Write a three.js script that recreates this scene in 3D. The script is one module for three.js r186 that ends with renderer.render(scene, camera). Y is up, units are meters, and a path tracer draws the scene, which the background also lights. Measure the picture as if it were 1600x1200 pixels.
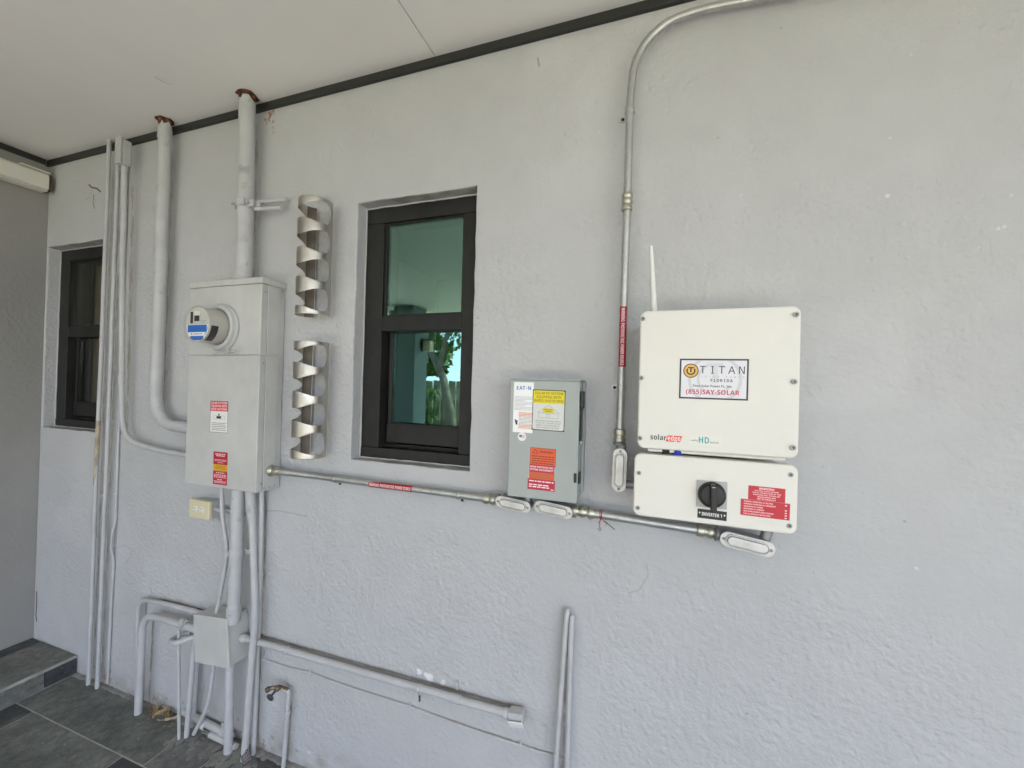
import * as THREE from 'three';
import { mergeGeometries } from 'three/addons/utils/BufferGeometryUtils.js';
import { RoundedBoxGeometry } from 'three/addons/geometries/RoundedBoxGeometry.js';
import { TextGeometry } from 'three/addons/geometries/TextGeometry.js';
import { FontLoader } from 'three/addons/loaders/FontLoader.js';

// ---------------------------------------------------------------- camera, sky, sun, exposure
const scene = new THREE.Scene();
const camera = new THREE.PerspectiveCamera(85.94, 4 / 3, 0.05, 400);
camera.position.set(0, 1.59, 1.35);
camera.rotation.set(0.007273, 0.332681, 0.026176, 'YXZ');
scene.add(camera);
const renderer = new THREE.WebGLRenderer({ antialias: true });
renderer.setSize(1024, 768);
renderer.toneMapping = THREE.LinearToneMapping;
renderer.toneMappingExposure = 4.55;
renderer.shadowMap.enabled = true;
const sunDir = new THREE.Vector3(0.55, 1.5, 0.45).normalize(), SKY = 1.25;
{ // hazy bright sky with thin broken cloud
  const W = 512, H = 256, d = new Float32Array(W * H * 4), n = [];
  for (let k = 0; k < 26; k++) n.push([Math.sin(k * 12.9) * 5 + 2, Math.cos(k * 7.3) * 5, Math.sin(k * 3.7) * 5 + 1, k * 1.7, 1 / (1 + k * 0.16)]);
  for (let j = 0; j < H; j++) for (let i = 0; i < W; i++) {
    const up = ((j + 0.5) / H - 0.5) * Math.PI, az = ((i + 0.5) / W - 0.5) * 2 * Math.PI, y = Math.sin(up), x = Math.cos(az) * Math.cos(up), z = Math.sin(az) * Math.cos(up), o = (j * W + i) * 4;
    const q = 1 / (Math.max(y, 0) + 0.35); let c = 0; for (const [a, b, e, p, w] of n) c += w * Math.sin(a * x * q + b * z * q + e * q + p);
    const cloud = Math.min(1, Math.max(0, 0.5 + 0.14 * c)), h = Math.pow(1 - Math.max(0, y), 3), sunny = Math.pow(Math.max(0, x * sunDir.x + y * sunDir.y + z * sunDir.z), 8);
    const base = [0.28 + 0.46 * h, 0.45 + 0.42 * h, 0.84 + 0.20 * h], white = 0.92 + 0.25 * sunny;
    for (let k = 0; k < 3; k++) d[o + k] = y < 0 ? 0.3 : (base[k] * (1 - cloud * 0.65) + white * cloud * 0.65 + 0.15 * sunny) * SKY;
    d[o + 3] = 1;
  }
  const t = new THREE.DataTexture(d, W, H, THREE.RGBAFormat, THREE.FloatType);
  t.mapping = THREE.EquirectangularReflectionMapping; t.magFilter = THREE.LinearFilter; t.needsUpdate = true;
  scene.background = t; scene.environment = t;
}
const sun = new THREE.DirectionalLight(0xffefdc, 5);
sun.position.copy(sunDir).multiplyScalar(30);
sun.castShadow = true;
sun.shadow.radius = 4;
sun.shadow.mapSize.set(2048, 2048);
Object.assign(sun.shadow.camera, { left: -14, right: 14, top: 14, bottom: -14, near: 1, far: 70 });
scene.add(sun);

// ---------------------------------------------------------------- helpers
let seed = 7;
const rnd = () => { seed = (seed * 1664525 + 1013904223) >>> 0; return seed / 4294967296; };
const rr = (a, b) => a + (b - a) * rnd();
const V = (x, y, z) => new THREE.Vector3(x, y, z);
const D2R = Math.PI / 180;
const used = {};
function numbered(n) {
  if (!(n in used)) { used[n] = 0; return n; }
  used[n]++; return n + '_' + String(used[n]).padStart(3, '0');
}
function tag(o, label, category, group) {
  if (label) o.userData.label = label;
  if (category) o.userData.category = category;
  if (group) o.userData.group = group;
  return o;
}
function thing(name, label, category, pos = [0, 0, 0], group) {
  const o = new THREE.Group(); o.name = numbered(name); o.position.set(...pos); scene.add(o);
  return tag(o, label, category, group);
}
function clean(g) {
  const n = g.index ? g.toNonIndexed() : g;
  for (const k of Object.keys(n.attributes)) if (!['position', 'normal', 'uv'].includes(k)) n.deleteAttribute(k);
  n.clearGroups?.();
  n.morphAttributes = {};
  return n;
}
function part(name, geos, mat, parent, label) {
  const list = (Array.isArray(geos) ? geos : [geos]).map(clean);
  const m = new THREE.Mesh(list.length > 1 ? mergeGeometries(list) : list[0], mat);
  m.name = parent === scene ? numbered(name) : name;
  m.castShadow = m.receiveShadow = true;
  if (label) m.userData.label = label;
  parent.add(m);
  return m;
}
// texture coordinates in metres from the dominant side of each face
function uvM(g, ox = 0, oy = 0) {
  g = g.index ? g.toNonIndexed() : g;
  const p = g.attributes.position, u = new Float32Array(p.count * 2), a = V(), b = V(), c = V(), n = V();
  for (let i = 0; i < p.count; i += 3) {
    a.fromBufferAttribute(p, i); b.fromBufferAttribute(p, i + 1); c.fromBufferAttribute(p, i + 2);
    n.copy(b).sub(a).cross(c.clone().sub(a));
    const x = Math.abs(n.x), y = Math.abs(n.y), z = Math.abs(n.z);
    [a, b, c].forEach((v, k) => {
      const [s, t] = z >= x && z >= y ? [v.x, v.y] : x >= y ? [v.z, v.y] : [v.x, v.z];
      u[(i + k) * 2] = s + ox; u[(i + k) * 2 + 1] = t + oy;
    });
  }
  g.setAttribute('uv', new THREE.BufferAttribute(u, 2));
  return g;
}
// box between two corners, edges rounded by r
function box(x0, x1, y0, y1, z0, z1, r = 0.002, seg = 2) {
  const w = x1 - x0, h = y1 - y0, d = z1 - z0, rad = Math.min(r, w / 2.05, h / 2.05, d / 2.05);
  const g = r > 0 ? new RoundedBoxGeometry(w, h, d, seg, rad) : new THREE.BoxGeometry(w, h, d);
  g.translate((x0 + x1) / 2, (y0 + y1) / 2, (z0 + z1) / 2);
  return uvM(g);
}
function fillet(pts, r, n = 8) {
  pts = pts.map((p) => V(...p));
  const out = [pts[0]];
  for (let i = 1; i < pts.length - 1; i++) {
    const a = pts[i - 1], b = pts[i], c = pts[i + 1], ra = Array.isArray(r) ? r[i - 1] : r;
    const da = a.clone().sub(b), dc = c.clone().sub(b), t = Math.min(ra, da.length() * 0.48, dc.length() * 0.48);
    const p = b.clone().addScaledVector(da.normalize(), t), q = b.clone().addScaledVector(dc.normalize(), t);
    for (let k = 0; k <= n; k++) {
      const s = k / n;
      out.push(p.clone().multiplyScalar((1 - s) ** 2).addScaledVector(b, 2 * s * (1 - s)).addScaledVector(q, s * s));
    }
  }
  out.push(pts[pts.length - 1]);
  return out;
}
// swept round pipe through points (parallel transport), ends closed; wob = uneven paint and bends in metres
function sweep(path, r, seg = 14, wob = 0, closed = true) {
  const P = [];
  for (let i = 0; i < path.length; i++) {
    P.push(path[i]);
    if (i < path.length - 1 && wob) {
      const L = path[i].distanceTo(path[i + 1]), n = Math.floor(L / 0.12);
      for (let k = 1; k < n; k++) P.push(path[i].clone().lerp(path[i + 1], k / n).add(V(rr(-wob, wob), rr(-wob, wob), rr(-wob, wob) * 0.4)));
    }
  }
  const N = P.length, pos = [], nor = [], uv = [], idx = [];
  let t0 = P[1].clone().sub(P[0]).normalize(), u = Math.abs(t0.y) < 0.9 ? V(0, 1, 0) : V(0, 0, 1);
  u.addScaledVector(t0, -u.dot(t0)).normalize();
  let len = 0;
  const R = (i) => (typeof r === 'function' ? r(i / (N - 1)) : r);
  for (let i = 0; i < N; i++) {
    const t = P[Math.min(i + 1, N - 1)].clone().sub(P[Math.max(i - 1, 0)]).normalize();
    u.addScaledVector(t, -u.dot(t)).normalize();
    const v = t.clone().cross(u);
    if (i) len += P[i].distanceTo(P[i - 1]);
    const rad = R(i);
    for (let k = 0; k <= seg; k++) {
      const a = (k / seg) * 2 * Math.PI, n = u.clone().multiplyScalar(Math.cos(a)).addScaledVector(v, Math.sin(a));
      pos.push(P[i].x + n.x * rad, P[i].y + n.y * rad, P[i].z + n.z * rad); nor.push(n.x, n.y, n.z);
      uv.push((k / seg) * 2 * Math.PI * rad, len);
      if (i && k) { const q = i * (seg + 1) + k, w = q - seg - 1; idx.push(w - 1, w, q - 1, q - 1, w, q); }
    }
  }
  for (const [i, s] of closed ? [[0, -1], [N - 1, 1]] : []) {
    const t = P[Math.min(i + 1, N - 1)].clone().sub(P[Math.max(i - 1, 0)]).normalize().multiplyScalar(s), c = pos.length / 3, b = i * (seg + 1);
    pos.push(P[i].x, P[i].y, P[i].z); nor.push(t.x, t.y, t.z); uv.push(0, 0);
    for (let k = 0; k <= seg; k++) { pos.push(pos[(b + k) * 3], pos[(b + k) * 3 + 1], pos[(b + k) * 3 + 2]); nor.push(t.x, t.y, t.z); uv.push(0.01 * Math.cos(k), 0.01 * Math.sin(k)); }
    for (let k = 0; k < seg; k++) s > 0 ? idx.push(c, c + 1 + k, c + 2 + k) : idx.push(c, c + 2 + k, c + 1 + k);
  }
  const g = new THREE.BufferGeometry();
  g.setAttribute('position', new THREE.Float32BufferAttribute(pos, 3));
  g.setAttribute('normal', new THREE.Float32BufferAttribute(nor, 3));
  g.setAttribute('uv', new THREE.Float32BufferAttribute(uv, 2));
  g.setIndex(idx);
  return g;
}
const pipe = (pts, r, bend = 0.05, seg = 14, wob = 0) => sweep(fillet(pts, bend), r, seg, wob);
// turned piece: profile of [radius, distance] along an axis
function turned(profile, at, dir, seg = 20) {
  const g = new THREE.LatheGeometry(profile.map(([r, t]) => new THREE.Vector2(r, t)), seg);
  g.applyQuaternion(new THREE.Quaternion().setFromUnitVectors(V(0, 1, 0), V(...dir).normalize()));
  g.translate(...at);
  return uvM(g.toNonIndexed());
}
const rod = (at, dir, r, L, seg = 16) => turned([[0, 0], [r * 0.94, 0], [r, r * 0.06], [r, L - r * 0.06], [r * 0.94, L], [0, L]], at, dir, seg);
// EMT compression fitting of length about 4.6 r
function fitting(at, dir, r, locknut = false) {
  const g = [turned([[r, 0], [r * 1.38, 0.0], [r * 1.42, r * 0.2], [r * 1.42, r * 1.2], [r * 1.3, r * 1.4], [r * 1.18, r * 1.45], [r * 1.18, r * 2.1], [r * 1.45, r * 2.15], [r * 1.45, r * 3], [r * 1.2, r * 3.05], [r * 1.2, r * 3.6], [r, r * 3.6]], at, dir, 10)];
  return g;
}
const CV = (w, h) => { const c = document.createElement('canvas'); c.width = w; c.height = h; return c; };

// ---------------------------------------------------------------- tileable noise and computed textures
const hash = (x, y, s) => { let h = (x * 374761393 + y * 668265263 + s * 974634777) | 0; h = Math.imul(h ^ (h >>> 13), 1274126177); h = Math.imul(h ^ (h >>> 16), 2246822519); return ((h ^ (h >>> 15)) >>> 0) / 4294967296; };
function pn(u, v, px, py, s) { // periodic value noise, u and v in 0..1
  let x = u * px, y = v * py; const ix = Math.floor(x), iy = Math.floor(y); x -= ix; y -= iy;
  const a = ((ix % px) + px) % px, b = ((iy % py) + py) % py, a1 = (a + 1) % px, b1 = (b + 1) % py;
  x = x * x * x * (x * (x * 6 - 15) + 10); y = y * y * y * (y * (y * 6 - 15) + 10);
  return (hash(a, b, s) * (1 - x) + hash(a1, b, s) * x) * (1 - y) + (hash(a, b1, s) * (1 - x) + hash(a1, b1, s) * x) * y - 0.5;
}
const fbm = (u, v, p, oct, s, q = p) => { let f = 0, a = 1; for (let i = 0; i < oct; i++) { f += a * pn(u, v, p, q, s + i); p *= 2; q *= 2; a *= 0.5; } return f; };
function dataTex(n, m, fn, repeat, color) { // fn(u, v) -> grey or [r, g, b], linear 0..1
  const d = new Float32Array(n * m * 4);
  for (let j = 0; j < m; j++) for (let i = 0; i < n; i++) {
    const c = fn(i / n, j / m), k = (j * n + i) * 4;
    if (typeof c === 'number') d[k] = d[k + 1] = d[k + 2] = c; else { d[k] = c[0]; d[k + 1] = c[1]; d[k + 2] = c[2]; }
    d[k + 3] = 1;
  }
  const t = new THREE.DataTexture(d, n, m, THREE.RGBAFormat, THREE.FloatType);
  t.wrapS = t.wrapT = THREE.RepeatWrapping; t.magFilter = t.minFilter = THREE.LinearFilter;
  t.repeat.set(1 / repeat, 1 / repeat * (n / m)); t.needsUpdate = true;
  return t;
}
// rendered and painted wall: trowel strokes, grains and pits
const stuccoBump = dataTex(1024, 1024, (u, v) => {
  const wx = fbm(u, v, 5, 3, 11) * 0.07, wy = fbm(u, v, 5, 3, 21) * 0.07, a = u + wx, b = v + wy, st = (q) => { const t = Math.min(1, Math.max(0, q)); return t * t * (3 - 2 * t); };
  const rough = st(0.45 + 1.6 * fbm(u, v, 4, 3, 31)), dir = st(0.5 + 2.5 * fbm(u, v, 3, 2, 36));
  const st1 = pn(a, b, 52, 22, 41) + 0.5 * pn(a, b, 110, 50, 43), st2 = pn(a + b, b, 24, 48, 51) + 0.5 * pn(a + b, b, 56, 100, 53);
  const patch = st((fbm(a, b, 11, 4, 101) - 0.06) * 7), grain = fbm(u, v, 90, 2, 61), fine = pn(u, v, 330, 330, 71);
  const pit = Math.max(0, pn(u, v, 46, 46, 81) - 0.42) * 7 - Math.max(0, pn(u, v, 60, 60, 91) - 0.42) * 8;
  return 0.5 + 0.26 * fbm(u, v, 5, 3, 5) + 0.07 * patch + (st1 * dir + st2 * (1 - dir)) * 0.10 * (0.3 + rough) + 0.19 * grain * (0.45 + 0.8 * rough) + 0.05 * fine + 0.11 * pit;
}, 1.15);
// paint on pipes: runs, brush marks, small rusty or dirty flecks
const pipeMap = dataTex(256, 512, (u, v) => {
  const t = 0.93 + 0.13 * fbm(u, v, 4, 4, 3, 8), g = Math.max(0, fbm(u, v, 6, 4, 13, 10) - 0.36) * 0.8, f = Math.max(0, pn(u, v, 40, 80, 23) - 0.445) * 11;
  const k = Math.max(0.35, t - g - f * 0.5);
  return [0.50 * k, 0.50 * k * (1 - 0.05 * g - 0.12 * f), 0.505 * k * (1 - 0.12 * g - 0.28 * f)];
}, 0.35);
const pipeBump = dataTex(256, 512, (u, v) => 0.5 + 0.3 * fbm(u, v, 5, 4, 33, 12) + 0.15 * pn(u, v, 50, 90, 43), 0.3);
const galvMap = dataTex(256, 256, (u, v) => {
  let best = 9, id = 0; const N = 22, x = u * N, y = v * N;
  for (let i = -1; i <= 1; i++) for (let j = -1; j <= 1; j++) {
    const a = Math.floor(x) + i, b = Math.floor(y) + j, A = (a + N) % N, B = (b + N) % N, d = (a + hash(A, B, 1) - x) ** 2 + (b + hash(A, B, 2) - y) ** 2;
    if (d < best) { best = d; id = hash(A, B, 3); }
  }
  const k = 0.93 + 0.1 * id + 0.10 * fbm(u, v, 6, 4, 9);
  return [0.5 * k, 0.505 * k, 0.495 * k];
}, 0.16);
const galvRough = dataTex(256, 256, (u, v) => 0.43 + 0.16 * fbm(u, v, 9, 4, 19), 0.14);
const rustMap = dataTex(256, 256, (u, v) => {
  const a = Math.min(1, Math.max(0, 0.5 + 0.9 * fbm(u, v, 8, 4, 29))), b = Math.max(0, fbm(u, v, 14, 3, 39));
  return [0.03 + 0.36 * a * a, 0.012 + 0.105 * a * a + 0.03 * b, 0.007 + 0.028 * a];
}, 0.12);
const slate = (s, c0, c1, c2) => dataTex(512, 512, (u, v) => {
  const a = Math.min(1, Math.max(0, 0.5 + 1.1 * fbm(u, v, 3, 5, s))), b = Math.min(1, Math.max(0, 2.6 * fbm(u, v, 4, 4, s + 10) - 0.35)), g = 1 + 0.45 * fbm(u, v, 40, 3, s + 20) + 0.25 * pn(u, v, 200, 200, s + 30);
  const sp = Math.max(0, pn(u, v, 90, 90, s + 40) - 0.46) * 6;
  return [0, 1, 2].map((i) => ((c0[i] * (1 - a) + c1[i] * a) * (1 - b) + c2[i] * b) * g + sp);
}, 0.9);
const slateBump = dataTex(512, 512, (u, v) => 0.5 + 0.5 * fbm(u, v, 6, 5, 77) + 0.12 * pn(u, v, 120, 120, 78), 0.5);
const coatBump = dataTex(256, 256, (u, v) => 0.5 + 0.5 * fbm(u, v, 60, 2, 88), 0.12);
const dirtMap = (base, amount, s, rep) => dataTex(512, 512, (u, v) => {
  const k = 1 + amount * (fbm(u, v, 3, 5, s) + 0.4 * fbm(u, v, 16, 3, s + 9, 11) - 0.9 * Math.max(0, fbm(u, v, 10, 4, s + 19) - 0.42));
  return base.map((c, i) => c * k * (1 - 0.02 * i * amount));
}, rep);

// wall colour: worn paint, chips, hairline cracks, stains along the floor, painted shade behind pipes
const WX = -3.4, WW = 4.5, WY = -0.1, WH = 3.0;
function wallColour() {
  const W = 1536, H = 1024, c = CV(W, H), x = c.getContext('2d'), id = x.createImageData(W, H), d = id.data;
  for (let j = 0; j < H; j++) for (let i = 0; i < W; i++) {
    const u = i / W, v = j / H, y = WY + WH * (1 - v);
    let k = 1 + 0.05 * fbm(u, v, 4, 3, 301, 3) + 0.035 * fbm(u, v, 60, 2, 311, 40) + 0.03 * fbm(u, v, 30, 2, 321, 6);
    const pt = fbm(u, v, 7, 3, 331, 5); if (pt > 0.28) k *= 1 + 0.16 * Math.min(0.12, pt - 0.28) * 3;
    const dirt = y > 0.25 ? 0 : Math.max(0, 1 - Math.max(0, y) / (0.07 + 0.09 * (0.5 + fbm(u, v, 40, 3, 341, 4)))) * (0.5 + fbm(u, v, 90, 3, 351, 60));
    k *= 1 - 0.35 * Math.max(0, dirt);
    const s = (k * 0.485), e = (q) => 255 * Math.pow(q, 1 / 2.2), o = (j * W + i) * 4;
    d[o] = e(s * 1.0); d[o + 1] = e(s * (1 - 0.03 * Math.max(0, dirt))); d[o + 2] = e(s * (1.012 - 0.12 * Math.max(0, dirt))); d[o + 3] = 255;
  }
  x.putImageData(id, 0, 0);
  const X = (a) => ((a - WX) / WW) * W, Y = (b) => (1 - (b - WY) / WH) * H, m = W / WW;
  const blot = (a, b, r, col, al = 1) => { x.fillStyle = col; x.globalAlpha = al; x.beginPath(); for (let k = 0; k < 11; k++) { const t = k / 11 * 6.283, q = r * m * rr(0.55, 1.15); x[k ? 'lineTo' : 'moveTo'](X(a) + Math.cos(t) * q, Y(b) + Math.sin(t) * q); } x.closePath(); x.fill(); x.globalAlpha = 1; };
  for (const [a, b, r, col] of [[0.575, 2.277, 0.004, '#d6c4bc'], [0.573, 2.123, 0.0055, '#d6d5cb'], [0.818, 2.093, 0.004, '#cfcfc6'], [0.795, 2.013, 0.0045, '#d2d2c8'], [0.806, 2.017, 0.004, '#d4d4cb'], [0.76, 1.97, 0.003, '#cfcfc6'], [0.648, 1.151, 0.004, '#d6d6d2'], [-0.76, 0.515, 0.022, '#d9d9da'], [-0.80, 0.525, 0.014, '#dcdcdd'], [-0.70, 0.51, 0.012, '#d6d6d7']]) blot(a, b, r, col);
  for (let k = 0; k < 90; k++) blot(rr(-3.2, 1.0), rr(0.2, 2.7), rr(0.0012, 0.0035), rnd() < 0.65 ? '#77757a' : '#cfcfcb', 0.75);
  for (let k = 0; k < 40; k++) blot(rr(-2.85, -0.3), rr(0.0, 0.09), rr(0.003, 0.011), rnd() < 0.5 ? '#8d8578' : '#d0d0cc', 0.6);
  // brownish streaks painting the shadow of the gaps behind the pipes into the wall
  const gapShade = (a0, b0, a1, b1, w, n, al, cols = ['#6d665c', '#857d72', '#77695a']) => { for (let k = 0; k < n; k++) { const q = rnd(); x.save(); x.translate(X(a0 + (a1 - a0) * q + rr(-w, w) * rnd()), Y(b0 + (b1 - b0) * q)); x.rotate(-Math.atan2(b1 - b0, a1 - a0)); x.globalAlpha = al * rr(0.4, 1); x.fillStyle = cols[Math.floor(rnd() * 3)]; x.fillRect(0, rr(-w, w) * m * (Math.abs(a1 - a0) > 0.5 ? 1 : 0), rr(6, 30), rr(1, 2.6)); x.restore(); } };
  gapShade(-2.255, 2.72, -2.262, 1.42, 0.030, 240, 0.24); gapShade(-1.70, 2.75, -1.692, 2.03, 0.03, 150, 0.2); gapShade(-2.55, 2.6, -2.535, 1.33, 0.022, 220, 0.28); gapShade(-2.72, 2.7, -2.74, 0.05, 0.016, 240, 0.28); gapShade(-2.64, 2.7, -2.67, 0.05, 0.018, 280, 0.30); gapShade(-2.595, 2.7, -2.61, 0.05, 0.006, 200, 0.4);
  gapShade(-1.64, 0.489, -0.45, 0.503, 0.004, 220, 0.26); gapShade(-2.28, 0.518, -1.9, 0.528, 0.004, 60, 0.3); gapShade(-2.05, 0.482, -1.9, 0.482, 0.005, 30, 0.25); gapShade(-2.345, 0.5, -2.34, 0.03, 0.010, 60, 0.3); gapShade(-2.285, 0.45, -2.295, 0.03, 0.012, 60, 0.3); gapShade(-1.575, 1.1, -1.585, 0.03, 0.012, 160, 0.28); gapShade(-1.40, 0.3, -1.414, 0.02, 0.006, 40, 0.35); gapShade(-0.245, 0.85, -0.262, 0.0, 0.007, 80, 0.3); gapShade(-1.55, 0.394, -0.27, 0.385, 0.002, 90, 0.22);
  const crack = (pts, w, col = '#5c5a58') => { x.strokeStyle = col; x.lineWidth = w; x.lineJoin = 'round'; x.beginPath(); pts.forEach(([a, b], i) => x[i ? 'lineTo' : 'moveTo'](X(a), Y(b))); x.stroke(); };
  const craze = (a, b, n, s, w) => { for (let k = 0; k < n; k++) { let p = [a + rr(-s, s), b + rr(-s, s)], t = rr(0, 6.3); const q = [p]; for (let i = 0; i < 5; i++) { t += rr(-0.8, 0.8); p = [p[0] + Math.cos(t) * s * 0.3, p[1] + Math.sin(t) * s * 0.3]; q.push(p); } crack(q, rr(0.6, w), rnd() < 0.7 ? 'rgba(95,94,92,0.45)' : 'rgba(215,215,212,0.5)'); } };
  crack([[-2.93, 2.63], [-2.90, 2.61], [-2.86, 2.60], [-2.82, 2.575]], 2.6, '#4c4a47'); crack([[-2.88, 2.57], [-2.885, 2.53], [-2.87, 2.49]], 1.4); craze(-2.88, 2.55, 4, 0.03, 1.0);
  craze(-2.50, 0.60, 4, 0.06, 1.0); crack([[-2.62, 0.70], [-2.53, 0.735], [-2.45, 0.72], [-2.39, 0.655], [-2.37, 0.60]], 0.9, 'rgba(100,100,100,0.35)');
  crack([[-3.29, 0.36], [-3.285, 0.30], [-3.288, 0.23], [-3.28, 0.19]], 3, '#3c3a38'); crack([[-0.011, 1.056], [-0.005, 1.02], [-0.03, 0.97], [-0.06, 0.955]], 0.8, 'rgba(120,120,120,0.5)'); crack([[-0.404, 2.724], [-0.398, 2.69]], 1.6, '#8a8986');
  crack([[-1.62, 1.02], [-1.5, 1.035], [-1.35, 1.03]], 0.9, '#8c8c8d'); 
  for (const [a, w, h] of [[-2.70, 0.05, 0.10], [-2.63, 0.04, 0.09], [-2.25, 0.03, 0.07], [-1.67, 0.03, 0.08], [-1.56, 0.03, 0.05]]) for (let k = 0; k < 26; k++) blot(a + rr(-w, w), h * rnd() * rnd(), rr(0.003, 0.010), rnd() < 0.6 ? '#86695b' : '#a89c90', 0.35);
  for (let k = 0; k < 22; k++) blot(-1.635 + rr(-0.02, 0.035), 2.775 - rnd() * rnd() * 0.14, rr(0.003, 0.010), rnd() < 0.5 ? '#7a4a30' : '#a08a7c', 0.5);
  const t = new THREE.CanvasTexture(c);
  t.colorSpace = THREE.SRGBColorSpace; t.wrapS = t.wrapT = THREE.MirroredRepeatWrapping;
  t.repeat.set(1 / WW, 1 / WH); t.offset.set(-WX / WW, -WY / WH);
  return t;
}

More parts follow.
